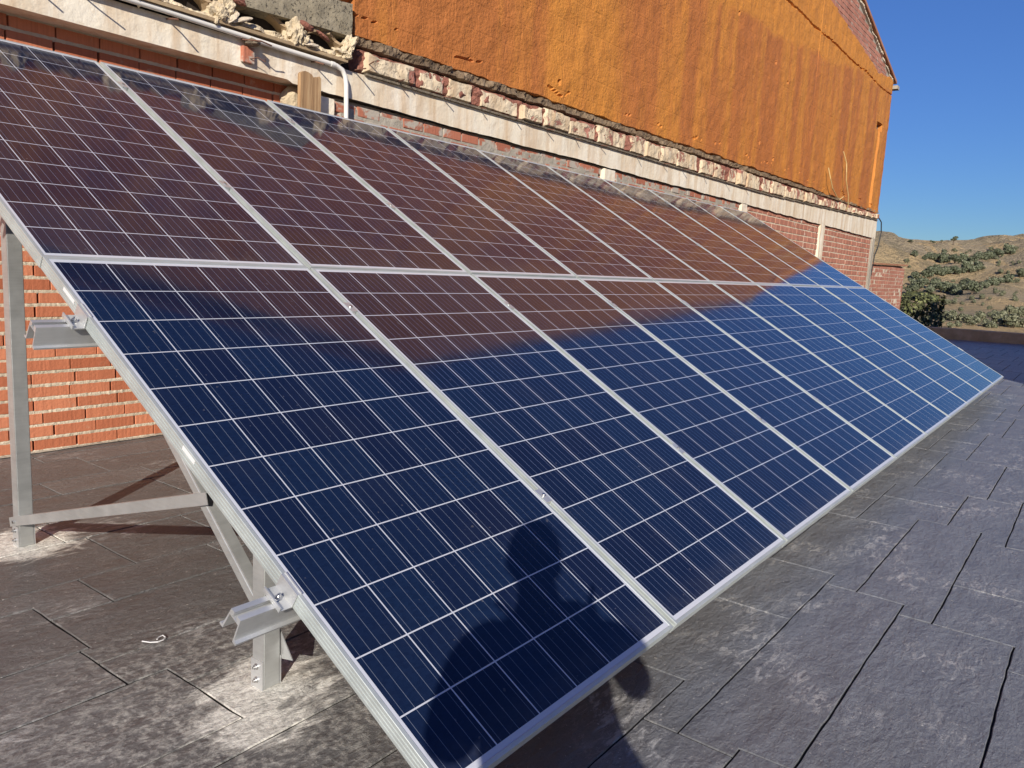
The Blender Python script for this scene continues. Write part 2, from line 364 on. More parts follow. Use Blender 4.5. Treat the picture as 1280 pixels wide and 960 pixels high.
M_OAK = mk_leaf('holm_oak_leaves', (0.075, 0.090, 0.050), (0.12, 0.135, 0.080), (0.20, 0.205, 0.135))
M_SHRUB = mk_leaf('grey_green_leaves', (0.105, 0.115, 0.065), (0.17, 0.175, 0.105), (0.26, 0.255, 0.165))
M_HEDGE = mk_leaf('hedge_leaves', (0.030, 0.036, 0.018), (0.065, 0.072, 0.032), (0.19, 0.205, 0.08))
M_BARK = mk_mortar('bark', (0.10, 0.07, 0.045), (0.17, 0.13, 0.09), 12, 0.8, 0.03)
M_SKIN = NT('skin', Base_Color=(0.50, 0.27, 0.18), Roughness=0.5, Subsurface_Weight=0.05).m
M_HAIR = NT('dark_hair', Base_Color=(0.03, 0.02, 0.014), Roughness=0.6).m
def mk_cloth(name, c):
    a = NT(name, Roughness=0.9); oc = a.n('TexCoord').outputs['Object']; n = a.noise(oc, 7, 6, 0.6)
    a.set('Base Color', a.mix(n, tuple(x * 0.75 for x in c), tuple(x * 1.2 for x in c)))
    a.set('Normal', a.bump(a.math('ADD', n, a.math('MULTIPLY', a.noise(oc, 180, 3, 0.5), 0.15)), 0.6, 0.02)); return a.m
M_JACKET = mk_cloth('navy_jacket_cloth', (0.030, 0.038, 0.065)); M_JEANS = mk_cloth('denim', (0.05, 0.07, 0.12)); M_SHOE = mk_cloth('brown_boot_leather', (0.07, 0.045, 0.03))
M_EYE = NT('eye_white', Base_Color=(0.75, 0.72, 0.68), Roughness=0.25).m

# ------------------------------------------------------------------ stamped concrete roof terrace (stones with real grooves)
# The ground and the buildings are scaled up about the camera position (U, OFF).
GZ = -0.05; U = 1.147; OFF = Vector((0.1557, 0.1318, -0.1502)); GW = GZ * U + OFF.z
def site(o): o.location = OFF; o.scale = (U, U, U); return o
def sp(p): return Vector(p) * U + OFF
def build_floor():
    X0, X1, Y0, Y1 = -7.0, 18.6, -7.0, 3.40
    verts, faces, mi = [], [], []
    rnd = random.Random(11)
    W_, PER = 0.98, 0.59
    ncol = int((X1 - X0) / W_) + 2; i0 = int(math.floor((X0 - 0.75) / W_))
    def joints(i):
        b = -0.22 - 0.105 * i; o = []
        j0 = int((Y0 - b) / PER) - 2
        for j in range(j0, j0 + int((Y1 - Y0) / PER) + 5):
            o += [b + PER * j, b - 0.24 + PER * j]
        o = sorted(v + rnd.uniform(-0.012, 0.012) for v in o)
        return [v for v in o if Y0 < v < Y1]
    cols = {i: [Y0] + joints(i) + [Y1] for i in range(i0, i0 + ncol + 1)}
    bx = {}
    for i in range(i0, i0 + ncol + 2):                 # stepped boundary between column i-1 and i, broken at the joints of column i-1
        js = cols.get(i - 1, cols.get(i)); segs = []
        for a_, b_ in zip(js, js[1:]):
            off = 0.17 * math.sin(3.1 * (a_ + b_) * 0.5 + i * 1.7) + rnd.uniform(-0.09, 0.09)
            segs.append((a_, b_, 0.75 + W_ * i + off))
        bx[i] = segs
    g = 0.0026
    def side(segs, y0, y1, sgn):
        """polyline going up along a stepped boundary, moved g into the stone (sgn=+1 for the left side of a stone)"""
        p = []
        prev = None
        for a_, b_, x_ in segs:
            lo, hi = max(a_, y0), min(b_, y1)
            if hi - lo < 0.02: continue
            xx = x_ + sgn * g
            if prev is not None:
                grow = (xx - prev) * sgn > 0            # stone gets narrower above
                ys = lo - g if grow else lo + g
                p[-1] = (prev, ys); p.append((xx, ys))
            else: p.append((xx, lo))
            p.append((xx, hi)); prev = xx
        if p:
            p[0] = (p[0][0], y0 + g); p[-1] = (p[-1][0], y1 - g)
        return p
    def dens(p):
        o = []
        for k in range(len(p)):
            a_, b_ = Vector(p[k]), Vector(p[(k + 1) % len(p)]); L = (b_ - a_).length; n = max(1, int(L / 0.045))
            for q in range(n): o.append(a_.lerp(b_, q / n))
        return o
    def stone(L, Rr):
        d = dens(list(Rr) + list(reversed(L)))
        if len(d) < 4: return
        tilt = rnd.uniform(-1, 1) * 0.0012
        ring = []
        for k, q in enumerate(d):
            jn = 0.0030 * mnoise.noise(Vector((q.x * 43, q.y * 43, 0.3))) + 0.0022 * mnoise.noise(Vector((q.x * 7, q.y * 7, 4.3)))
            ring.append(Vector((q.x + jn, q.y + 0.8 * jn)))
        n = len(ring); base = len(verts)
        inner = []
        for k in range(n):
            t = (ring[(k + 1) % n] - ring[k - 1]); nn = Vector((-t.y, t.x)); nn = nn.normalized() if nn.length > 1e-9 else nn
            inner.append(ring[k] + nn * (0.0018 + 0.0014 * mnoise.noise(Vector((ring[k].x * 13, ring[k].y * 13, 7.7)))))
        for q in ring: verts.append((q.x, q.y, GZ - 0.008))
        for q in ring: verts.append((q.x, q.y, GZ - 0.0035))
        for q in inner: verts.append((q.x, q.y, GZ + tilt))
        for lvl in (0, 1):
            for k in range(n):
                mi.append(1 - lvl); faces.append((base + lvl * n + k, base + lvl * n + (k + 1) % n, base + (lvl + 1) * n + (k + 1) % n, base + (lvl + 1) * n + k))
        mi.append(0); faces.append(tuple(base + 2 * n + k for k in range(n)))
    for i in range(i0, i0 + ncol):
        js = cols[i]
        for y0, y1 in zip(js, js[1:]):
            if y1 - y0 < 0.06: continue
            L = side(bx[i], y0, y1, 1); Rr = side(bx[i + 1], y0, y1, -1)
            if len(L) < 2 or len(Rr) < 2: continue
            xm = 0.5 * (sum(p[0] for p in L) / len(L) + sum(p[0] for p in Rr) / len(Rr)) + rnd.uniform(-0.12, 0.12)
            if rnd.random() < 0.38 and min(p[0] for p in Rr) - max(p[0] for p in L) > 0.5:
                mid = [(y0, y1, xm)]; halves = [(L, side(mid, y0, y1, -1)), (side(mid, y0, y1, 1), Rr)]
            else: halves = [(L, Rr)]
            for Lh, Rh in halves: stone(Lh, Rh)
    nb = len(verts)
    verts += [(X0, Y0, GZ - 0.0065), (X1 + 0.3, Y0, GZ - 0.0065), (X1 + 0.3, Y1 + 0.02, GZ - 0.0065), (X0, Y1 + 0.02, GZ - 0.0065)]
    faces.append((nb, nb + 1, nb + 2, nb + 3))
    mi.append(1)
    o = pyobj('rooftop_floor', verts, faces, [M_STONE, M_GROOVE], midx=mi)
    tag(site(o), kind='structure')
    bm = bmesh.new(); box(bm, (-7.2, -7.2, -3.2), (17.9, 3.40, GZ - 0.02)); tag(site(obj('rooftop_slab', bm, M_PARAPET)), kind='structure')
build_floor()

# ------------------------------------------------------------------ the neighbouring house: party wall seen from the terrace
YF = 3.26
def brick_field(x0, x1, z0, z1, L, H, joint, yf, rnd, head=0.010, dep=0.05, jit=0.002, clip=None):
    """bricks as boxes; returns bm of bricks"""
    bm = bmesh.new(); row = 0; z = z0
    while z < z1 - 0.01:
        zt = min(z + H - joint, z1); x = x0 - (rnd.uniform(0, L) if row % 2 == 0 else rnd.uniform(0, L) + L * 0.5) % L
        while x < x1:
            a, b = max(x, x0), min(x + L - head, x1)
            if b - a > 0.015 and (clip is None or clip((a + b) / 2, zt)):
                y = yf + rnd.uniform(-jit, jit); dz = rnd.uniform(-0.0015, 0.0015)
                box(bm, (a, y, z + dz), (b, y + dep, zt + dz))
            x += L + rnd.uniform(-0.004, 0.004)
        z += H; row += 1
    return bm
def rough_sheet(name, x0, x1, zlo, zhi, yfun, res, mat, parent, amp=0.01, sc=6, seed=0.0, back=0.06, smooth=False, octv=4):
    """front sheet between two outline functions with noise relief and a turned-in rim"""
    nx = max(2, int((x1 - x0) / res)); zmax = max(zhi(x0 + (x1 - x0) * k / 20) - zlo(x0 + (x1 - x0) * k / 20) for k in range(21))
    nz = max(2, int(zmax / res)); V, F = [], []
    for i in range(nx + 1):
        x = x0 + (x1 - x0) * i / nx; a, b = zlo(x), zhi(x)
        for j in range(nz + 1):
            z = a + (b - a) * j / nz
            y = yfun(x, z) - amp * fbm(x + seed, z, seed * 3.1, octv, sc)
            if i in (0, nx) or j in (0, nz): y += back
            V.append((x, y, z))
    for i in range(nx):
        for j in range(nz):
            q = i * (nz + 1) + j; F.append((q, q + nz + 1, q + nz + 2, q + 1))
    return pyobj(name, V, F, mat, parent, smooth)
house = empty('house', sp((7, 3.4, GZ)))
tag(house, 'tall house with streaky orange foam on its side wall above a cream beam', 'house')
def H(o):                       # parent keeping world placement
    o.parent = house; o.matrix_parent_inverse = Matrix.Translation(Vector(house.location)).inverted(); return site(o)
rb = random.Random(3)
# left brick infill, set back under the beam; courses line up with the photograph's
zb = 0.375 - 6 * 0.0685
bm = brick_field(-4.0, 2.30, zb, 2.075, 0.213, 0.0685, 0.0150, 3.40, rb, head=0.0085, dep=0.05)
bevel(bm, 0.0015)
left = H(obj('brick_infill', bm, M_BRICK))
def bed_joints(x0, x1, z0, z1, Hh, joint, yf, amp, seed):
    V, F = [], []; z = z0
    while z < z1 + 0.001:
        n = int((x1 - x0) / 0.012); base = len(V)
        for i in range(n + 1):
            x = x0 + (x1 - x0) * i / n
            t = joint / 2 + 0.0012 + 0.0032 * mnoise.noise(Vector((x * 40, z * 91, seed))); t2 = joint / 2 + 0.0012 + 0.0032 * mnoise.noise(Vector((x * 40, z * 91, seed + 9)))
            y = yf + 0.0015 - amp * mnoise.noise(Vector((x * 55, z * 37, seed + 3)))
            zc = z - joint / 2
            V += [(x, yf + 0.045, zc - t), (x, y, zc - t), (x, y - 0.001, zc), (x, y, zc + t2), (x, yf + 0.045, zc + t2)]
        for i in range(n):
            for k in range(4):
                q = base + i * 5 + k; F.append((q, q + 5, q + 6, q + 1))
        z += Hh
    return V, F
V, F = bed_joints(-4.0, 2.30, zb, 2.09, 0.0685, 0.0150, 3.40, 0.003, 1.0)
# crumbs of mortar half-filling the open head joints
rr = random.Random(5)
bmj = bmesh.new()
zz = zb; 
pyobj('mortar', V, F, M_MORT, None); H(bpy.data.objects['mortar'])
bm = bmesh.new(); box(bm, (-4.0, 3.436, GZ - 0.3), (2.3, 3.47, 2.2)); H(obj('joint_backing', bm, M_DARK))
H(rough_sheet('mortar_skirt', -4.0, 2.3, lambda x: GZ - 0.01, lambda x: zb + 0.006 + 0.006 * mnoise.noise(Vector((x * 9, 0, 0))), lambda x, z: 3.388 - 0.25 * max(0, zb - z), 0.012, M_MORT_G, None, 0.006, 20, 2.0, 0.04))
# right-hand infills (three bays between the white columns)
bays = [(2.48, 5.86, 0.215, 0.0960, 9), (6.13, 9.54, 0.215, 0.0960, 3), (9.80, 13.24, 0.20, 0.0960, 4), (13.55, 17.02, 0.20, 0.0960, 5)]
for k, (a_, b_, L_, H_, sd) in enumerate(bays):
    rk = random.Random(sd)
    bm = brick_field(a_, b_, GZ, 2.03, L_, H_, 0.018, 3.288, rk, head=0.018, dep=0.05, jit=0.004)
    bevel(bm, 0.003)
    H(obj('brick_infill', bm, M_BRICK2 if k < 2 else M_BRICK3))
    H(rough_sheet('mortar', a_, b_, lambda x: GZ, lambda x: 2.055, lambda x, z: 3.2905 if k < 2 else 3.2945, 0.05 if k < 2 else 0.07, M_MORT_G if k < 2 else M_MORT, None, 0.006 if k < 2 else 0.004, 9, k * 5.0, 0.03))
# columns
for xa, xb in ((2.30, 2.48), (5.86, 6.13), (9.54, 9.80), (13.24, 13.55), (17.02, 17.28)):
    H(rough_sheet('column', xa, xb, lambda x: GZ, lambda x: 2.06, lambda x, z: 3.262, 0.03, M_BEAM if xa < 17 else M_MORT_G, None, 0.006, 7, xa, 0.1))
# beam
btop = lambda x: 2.235 if x < 10 else 2.235 + (x - 10) * 0.0215
bbot = lambda x: (2.078 if x < 2.1 else 2.062 if x < 2.5 else 2.060) - max(0, x - 2.5) * 0.0042 + 0.010 * fbm(x, 0.5, 0, 4, 3.0) * (x > 2.4)
beam = H(rough_sheet('concrete_beam', -4.0, 17.25, bbot, btop, lambda x, z: YF, 0.04, M_BEAM, None, 0.004, 5, 4.0, 0.0))
bm = bmesh.new(); box(bm, (-4.0, YF + 0.006, 2.079), (2.29, 3.46, 2.225)); box(bm, (2.292, YF + 0.012, 2.078), (17.24, 3.46, 2.226)); H(obj('beam_core', bm, M_BEAM))
bm = bmesh.new(); box(bm, (17.0, 3.272, GZ), (17.27, 3.6, 2.5)); H(obj('column', bm, M_MORT_G))
# row of broken hollow blocks sitting on the beam
x = 2.68; k = 0
while x < 17.1:
    L_ = rb.choice((0.26, 0.34, 0.40, 0.44, 0.52)) * rb.uniform(0.9, 1.1)
    x1_ = min(x + L_, 17.2); zt = 2.395 + 0.010 * (x - 2.7) * 0.75 + rb.uniform(-0.012, 0.012)
    yo = 3.224 + rb.uniform(-0.012, 0.022); sd = k * 3.3
    cut = rb.choice((0.01, 0.02, 0.05, 0.085))
    H(rough_sheet('hollow_block', x, x1_, lambda q: btop(q) + 0.012 + 0.004 * mnoise.noise(Vector((q * 20, sd, 0))),
                  lambda q: zt - cut * max(0, math.sin((q - x) * 9 + sd)) + 0.016 * mnoise.noise(Vector((q * 17, sd, 5))),
                  lambda q, z: yo, 0.016, M_BLOCK, None, 0.013, 9, sd, 0.05))
    x = x1_ + rb.choice((0.02, 0.04, 0.06, 0.10)); k += 1
H(rough_sheet('broken_clay', 2.62, 17.22, lambda q: btop(q) + 0.004, lambda q: 2.40 + 0.0085 * (q - 2.7), lambda q, z: 3.256 + 0.004 * math.sin(z * 190), 0.025, M_REDRAW, None, 0.028, 11, 8.0, 0.06))
bm = bmesh.new()
for xa in np.arange(2.7, 17.2, 0.5):
    box(bm, (xa, 3.236, btop(xa) - 0.004), (min(xa + 0.497, 17.23), 3.30, btop(xa) + 0.010))
H(obj('bedding_course', bm, M_CEM))
# crumbled mortar ledge between the blocks and the foam
H(rough_sheet('mortar_ledge', 2.56, 17.26, lambda q: 2.392 + 0.0088 * (q - 2.7) + 0.012 * fbm(q, 0, 3, 3, 5), lambda q: 2.485 + 0.0075 * (q - 2.7) * (1 if q < 12 else 0.93) + 0.016 * fbm(q, 0, 0, 3, 4), lambda q, z: 3.262 - 0.1 * (2.46 - z), 0.016, M_LEDGE, None, 0.036, 13, 2.0, 0.08, octv=5))
bm = bmesh.new(); box(bm, (-4, 3.33, 2.2), (17.24, 3.5, 2.60)); H(obj('slab_core', bm, M_DARK))
# orange foam
APX = 7.9
def zroof(q): return 5.235 + (17.28 - q) * 0.252 if q > APX else max(4.45, 5.235 + (17.28 - APX) * 0.252 - (APX - q) * 0.475)
def ztop(q):
    if q < 12.2: return zroof(q) - 0.30
    z = 5.50 + (q - 12.58) * -0.105
    if q > 15.9: z = min(5.12 + (q - 15.9) * 0.11, 5.27)
    return min(z + 0.03 * mnoise.noise(Vector((q * 5, 0, 0))), zroof(q) - 0.03)
def zbot(q):
    base = 2.462 + 0.0088 * max(0, q - 3.0) if q < 12 else 2.541 - (q - 12) * 0.004
    return base + 0.022 * fbm(q, 0, 0, 4, 2.5)
def yfoam(q, z):
    y = 3.262
    y -= 0.012 * fbm(q, z, 0, 3, 0.9)
    if abs(z - 4.93 - 0.012 * math.sin(q * 3) - 0.02 * mnoise.noise(Vector((q * 6, 1, 0)))) < 0.013 + 0.012 * mnoise.noise(Vector((q * 9, 4, 0))): y += 0.03      # crack along the floor slab
    lz = zbot(q) + 0.13 + 0.10 * fbm(q, 3, 0, 4, 1.3)
    if abs(z - lz) < -0.002 + 0.020 * mnoise.noise(Vector((q * 1.7, 7, 0))) + 0.012 * mnoise.noise(Vector((q * 9, z * 9, 0))): y += 0.022
    if 16.42 < q < 16.60 and 2.6 < z < 4.22: y += 0.05                                                   # chased slot near the far corner
    if 16.30 < q < 16.72 and 4.12 < z < 4.26: y += 0.13
    for hx, hz in ((10.35, 4.05), (10.9, 3.88), (8.9, 4.3), (10.0, 2.9), (10.6, 2.75), (5.0, 2.66), (12.4, 5.05)):
        if (q - hx) ** 2 + (z - hz) ** 2 < 0.0005 + 0.0006 * mnoise.noise(Vector((q * 60, z * 60, 0))): y += 0.05
    return y
foam = H(rough_sheet('orange_foam_coat', 2.583, 17.28, zbot, ztop, yfoam, 0.021, M_ORANGE, None, 0.009, 4.5, 1.0, 0.06, smooth=False))
H(rough_sheet('orange_foam_coat', -4.0, 2.64, lambda q: (2.66 - 0.22 * (2.575 - q) if q > 1.57 else 2.40) + 0.02 * fbm(q, 0, 0, 3, 3), lambda q: zroof(q) - 0.3, lambda q, z: 3.255, 0.04, M_ORANGE, None, 0.008, 4.5, 6.0, 0.06))
# wall mass, gable brick, roof
bm = bmesh.new()
poly = [(-4, 2.5), (17.26, 2.5), (17.26, zroof(17.26) - 0.05), (APX, zroof(APX) - 0.05), (1.35, 4.40), (-4, 4.40)]
A = [bm.verts.new((q, 3.335, z)) for q, z in poly]; B = [bm.verts.new((q, 3.9, z)) for q, z in poly]
bm.faces.new(A[::-1]); bm.faces.new(B)
for i in range(len(poly)): bm.faces.new((A[i], A[(i + 1) % 6], B[(i + 1) % 6], B[i]))
box(bm, (16.95, 3.91, -3), (17.24, 12, 5.0)); box(bm, (-4, 3.91, -3), (-3.8, 12, 4.2)); box(bm, (-4, 11.7, -3), (17.2, 12, 4.2))
box(bm, (-4, 3.475, -3), (17.0, 3.9, 2.49))
H(obj('wall_mass', bm, M_CEM))
bm = brick_field(8.0, 17.2, 4.9, 7.6, 0.255, 0.085, 0.014, 3.285, rb, head=0.013, dep=0.045, clip=lambda q, z: ztop(q) - 0.06 < z < zroof(q) - 0.06)
H(obj('gable_brickwork', bm, M_BRICK3))
H(rough_sheet('mortar', 8.0, 17.22, lambda q: ztop(q) - 0.1, lambda q: zroof(q) - 0.02, lambda q, z: 3.290, 0.08, M_MORT_G, None, 0.004, 8, 3, 0.03))
H(rough_sheet('mortar_verge', 8.0, 17.26, lambda q: zroof(q) - 0.075 + 0.02 * fbm(q, 1, 0, 3, 3), lambda q: zroof(q) + 0.01, lambda q, z: 3.262, 0.03, M_MORT, None, 0.03, 6, 1.5, 0.08))
bm = bmesh.new()
def slope(x0, x1, dz, th, y0, y1):
    v = []
    for q in (x0, x1):
        for yy in (y0, y1):
            for t in (dz, dz + th): v.append(bm.verts.new((q, yy, (zroof(q) if q > 1.3 else 4.45) + t)))
    for f in ((0, 1, 3, 2), (4, 6, 7, 5), (0, 4, 5, 1), (2, 3, 7, 6), (0, 2, 6, 4), (1, 5, 7, 3)): bm.faces.new([v[i] for i in f])
slope(APX + 0.002, 17.42, 0.0, 0.055, 3.225, 12); slope(1.35, APX - 0.002, 0.0, 0.055, 3.225, 12); slope(-4.1, 1.345, 0.0, 0.055, 3.225, 12)
H(obj('roof', bm, M_TILE))
bm = bmesh.new(); prism(bm, [(-0.09, -0.07), (0.09, -0.07), (0.09, 0.0), (-0.09, 0.0)], (17.40, 3.18, 5.15), (17.40, 12, 5.15)); H(obj('eaves_board', bm, M_MORT_G))
# concrete lintel and broken floor vaults at the upper left
H(rough_sheet('concrete_lintel', 1.56, 2.575, lambda q: 2.372 + 0.03 * max(-0.5, q - 1.0), lambda q: 2.675 - 0.22 * (2.575 - q) + 0.015 * math.sin(q * 9), lambda q, z: 3.222, 0.02, M_CONC, None, 0.010, 6, 3.0, 0.12))
bm = bmesh.new(); box(bm, (1.60, 3.245, 2.428), (2.56, 3.32, 2.45)); H(obj('lintel_core', bm, M_CONC))
bm = bmesh.new(); box(bm, (-4.0, 3.470, 2.24), (2.66, 3.49, 2.45)); H(obj('broken_slab_back', bm, M_CONC))
bm = bmesh.new()
prism(bm, [(0, 0), (0.10, 0), (0.10, 0.018), (0, 0.018)], (2.50, 3.195, 2.262), (-4.0, 3.195, 2.275), up=(0, 0, 1)); H(obj('slab_edge_strip', bm, M_VAULT))
H(rough_sheet('plaster_rubble', -4.0, 2.50, lambda q: 2.279, lambda q: 2.325 + 0.025 * fbm(q, 2, 0, 3, 3.0), lambda q, z: 3.215 + 0.5 * (z - 2.28), 0.011, M_PLASTER, None, 0.030, 16, 5.0, 0.09, octv=5))
for k, (cx, cz, sx, sz, ry) in enumerate(((1.63, 2.345, 0.055, 0.075, 0.3), (1.585, 2.31, 0.05, 0.045, 0.1), (2.10, 2.345, 0.045, 0.075, 0.15), (2.155, 2.315, 0.05, 0.05, -0.4), (2.52, 2.36, 0.035, 0.085, 0.5), (2.47, 2.31, 0.06, 0.03, 0.1), (1.15, 2.34, 0.05, 0.07, 0.2), (0.65, 2.34, 0.05, 0.07, 0.2))):
    H(rock('vault_rubble', (cx, 3.235, cz), (sx, 0.05, sz), k + 2, M_PLASTER, None, 0.75, 4, (0, ry, 0)))
for k, (cx, cz, sx, sz, ry) in enumerate(((1.72, 2.318, 0.075, 0.012, -0.35), (2.20, 2.302, 0.06, 0.012, -0.1), (1.66, 2.312, 0.05, 0.013, -0.8), (1.70, 2.415, 0.05, 0.02, 0.2), (2.17, 2.40, 0.05, 0.022, 0.2), (2.30, 2.375, 0.05, 0.012, 0.4))):
    H(rock('clay_shard', (cx, 3.20, cz), (sx, 0.03, sz), k + 20, M_MORT if k < 3 else M_REDRAW, None, 0.3, 3, (0.3, ry, 0)))
bm = bmesh.new()
for xc, hw in ((1.88, 0.23), (1.38, 0.21), (2.34, 0.17), (0.9, 0.21)):
    V0 = []
    for k in range(13):
        t = math.pi * k / 12
        for rr_, yy in ((1.0, 3.25), (1.0, 3.46), (0.84, 3.25), (0.84, 3.46)):
            V0.append(bm.verts.new((xc + hw * rr_ * math.cos(t), yy + 0.02 * math.sin(k * 2.3), 2.315 + 0.115 * rr_ * math.sin(t))))
    for k in range(12):
        q = k * 4
        for a_, b_ in ((0, 1), (1, 3), (3, 2), (2, 0)): bm.faces.new((V0[q + a_], V0[q + b_], V0[q + 4 + b_], V0[q + 4 + a_]))
H(obj('floor_vault', bm, M_VAULT))
# rebar stubs left in the beam
for (x_, z_, L_, dz) in ((0.62, 2.215, 0.11, -0.01), (0.88, 2.215, 0.125, 0.0), (1.31, 2.225, 0.13, -0.02), (2.26, 2.225, 0.10, -0.02), (2.60, 2.244, 0.14, 0.0), (2.70, 2.28, 0.10, 0.035), (2.99, 2.25, 0.10, 0.01), (3.07, 2.262, 0.09, 0.02), (3.46, 2.24, 0.09, 0.0), (3.90, 2.24, 0.08, 0.0), (4.36, 2.238, 0.08, 0.0), (4.82, 2.23, 0.09, 0.0), (5.30, 2.23, 0.07, -0.01), (5.75, 2.23, 0.08, 0.0), (6.5, 2.23, 0.1, 0.0), (7.1, 2.235, 0.09, 0), (7.6, 2.235, 0.1, 0), (8.2, 2.24, 0.1, 0), (8.9, 2.24, 0.12, 0.0), (9.6, 2.24, 0.1, 0), (10.5, 2.26, 0.1, 0)):
    bm = bmesh.new(); kx = rb.uniform(-0.02, 0.03)
    tube(bm, [(x_, 3.30, z_), (x_, YF - L_ * 0.45, z_ + dz * 0.5), (x_ + kx, YF - L_, z_ + dz - 0.006)], 0.0042, 6); H(obj('rebar', bm, M_RUST))
# brick fragment stuck in the beam face with a bent wire
bm = bmesh.new(); box(bm, (1.755, 3.235, 2.105), (1.835, 3.30, 2.195)); bevel(bm, 0.004); H(obj('brick_fragment', bm, M_BRICK2))
bm = bmesh.new(); tube(bm, [(1.80, 3.24, 2.13), (1.83, 3.20, 2.14), (1.86, 3.17, 2.12), (1.85, 3.16, 2.135)], 0.003, 6)
tube(bm, [(1.74, 3.23, 2.222), (1.80, 3.13, 2.215), (1.88, 3.14, 2.21)], 0.004, 6); H(obj('tie_wire', bm, M_RUST))
H(rock('mortar_lump', (1.80, 3.21, 2.215), (0.035, 0.05, 0.02), 41, M_CEM, None, 0.5, 2))
H(rock('plaster_patch', (2.22, 3.37, 1.97), (0.10, 0.06, 0.10), 47, M_PLASTER, None, 0.25, 3))

# conduit, plank, loose wires, cable
bm = bmesh.new()
P_ = [(-3.9, 3.222, 2.262), (0.4, 3.222, 2.254), (1.27, 3.222, 2.250), (1.97, 3.222, 2.236), (2.36, 3.222, 2.233), (2.43, 3.221, 2.231), (2.475, 3.219, 2.215), (2.497, 3.217, 2.18), (2.508, 3.217, 2.13), (2.512, 3.217, 1.95), (2.512, 3.217, 0.4)]
tube(bm, P_, 0.0150, 12)
pipe = site(obj('conduit_pipe', bm, M_PIPE, smooth=True)); tag(pipe, 'thin white plastic conduit along the cream beam, bending down beside the wooden plank', 'pipe')
bm = bmesh.new(); tube(bm, [(2.38, 3.222, 2.2325), (2.41, 3.222, 2.232)], 0.0185, 12); obj('coupling', bm, M_PIPE, pipe)
bm = bmesh.new()
pr_ = [(2.105, 1.2), (2.262, 1.2), (2.262, 2.112), (2.250, 2.121), (2.238, 2.108), (2.222, 2.113), (2.205, 2.104), (2.19, 2.12), (2.165, 2.128), (2.14, 2.131), (2.122, 2.124), (2.108, 2.112)]
A = [bm.verts.new((q, 3.165, z)) for q, z in pr_]; B = [bm.verts.new((q, 3.195, z)) for q, z in pr_]
bm.faces.new(A); bm.faces.new(B[::-1])
for i in range(len(pr_)): bm.faces.new((A[i], A[(i + 1) % len(pr_)], B[(i + 1) % len(pr_)], B[i]))
for zc in (1.24,): box(bm, (2.12, 3.196, zc), (2.25, 3.40, zc + 0.06))
tag(site(obj('wooden_plank', bm, M_WOOD)), 'short weathered upright plank with a ragged top standing behind the panels', 'plank')
bm = bmesh.new(); tube(bm, [(13.94, 3.20, 3.33), (14.10, 3.17, 3.15), (14.12, 3.16, 3.0), (14.20, 3.17, 2.86), (14.45, 3.17, 2.62), (14.62, 3.2, 2.45), (14.66, 3.24, 2.38)], 0.009, 6)
tag(site(obj('loose_wire', bm, M_WIRE)), 'longer pale loose wire curling down the orange wall near its far end', 'wire')
bm = bmesh.new(); tube(bm, [(13.14, 3.20, 2.95), (13.22, 3.17, 2.78), (13.40, 3.17, 2.64), (13.75, 3.18, 2.53), (14.0, 3.2, 2.50), (14.25, 3.2, 2.58)], 0.009, 6)
tag(site(obj('loose_wire', bm, M_WIRE)), 'shorter pale wire hooking right at the foot of the orange wall', 'wire')
bm = bmesh.new(); tube(bm, [(17.30, 3.26, 2.46), (17.45, 3.22, 2.36), (17.50, 3.21, 2.15), (17.42, 3.22, 1.85), (17.32, 3.25, 1.65), (17.29, 3.27, 1.2)], 0.012, 6)
tag(site(obj('hanging_cable', bm, M_CABLE)), 'thin black cable looping off the far corner of the house', 'cable')

# lower wall beyond the house, parapet, unseen house inferred from its shadow on the far end, enlarged to block sky
bw = empty('garden_wall', sp((19.1, 3.4, GZ))); tag(bw, 'low pinkish brick wall with a thin tile coping just past the orange house', 'wall')
def PS(o, p): o.parent = p; o.matrix_parent_inverse = Matrix.Translation(Vector(p.location)).inverted(); return o
def PW(o, p): return site(PS(o, p))
bm = brick_field(17.32, 20.85, -1.5, 1.46, 0.23, 0.085, 0.012, 3.30, rb, head=0.012, dep=0.2, jit=0.003); PW(obj('brickwork', bm, M_BRICK3), bw)
PW(rough_sheet('mortar', 17.3, 20.84, lambda q: -1.5, lambda q: 1.45 + 0.02 * (q - 17.3), lambda q, z: 3.3030, 0.06, M_MORT, None, 0.005, 7, 6, 0.1), bw)
bm = bmesh.new(); box(bm, (17.3, 3.38, -1.5), (20.84, 3.5, 1.44)); PW(obj('wall_core', bm, M_MORT_G), bw)
bm = bmesh.new(); prism(bm, [(-0.03, 0), (0.26, 0), (0.26, 0.035), (-0.03, 0.035)], (20.92, 3.28, 1.53), (17.3, 3.28, 1.46), up=(0, 0, 1)); PW(obj('coping', bm, M_TILE), bw)
pp = empty('parapet_wall', sp((18.4, 0.5, GZ))); tag(pp, 'low brown rendered parapet in shade at the far edge of the terrace', 'parapet')
bm = bmesh.new()
pa, pb = Vector((17.62, 3.40, GZ - 0.02)), Vector((20.0, -4.6, GZ - 0.02))
n = 160; V, F = [], []
dd = (pb - pa) / n; nn = Vector((dd.y, -dd.x, 0)).normalized()  # towards the terrace
if nn.x > 0: nn = -nn
prof = [(0.0, 0.0), (0.002, 0.12), (0.0, 0.222), (-0.012, 0.236), (-0.17, 0.242), (-0.185, 0.230), (-0.19, 0.0)]
for i in range(n + 1):
    p = pa + dd * i
    for k, (s_, t_) in enumerate(prof):
        o_ = 0.012 * fbm(i * 0.12 + 3, k * 3.7, 0, 3, 1.0)
        V.append(tuple(p + nn * (s_ + o_) + Vector((0, 0, t_ + 0.25 * o_ + (0.012 * math.sin(i * 0.05) if t_ > 0.2 else 0)))))
for i in range(n):
    for k in range(len(prof) - 1):
        q = i * len(prof) + k; F.append((q, q + 1, q + 1 + len(prof), q + len(prof)))
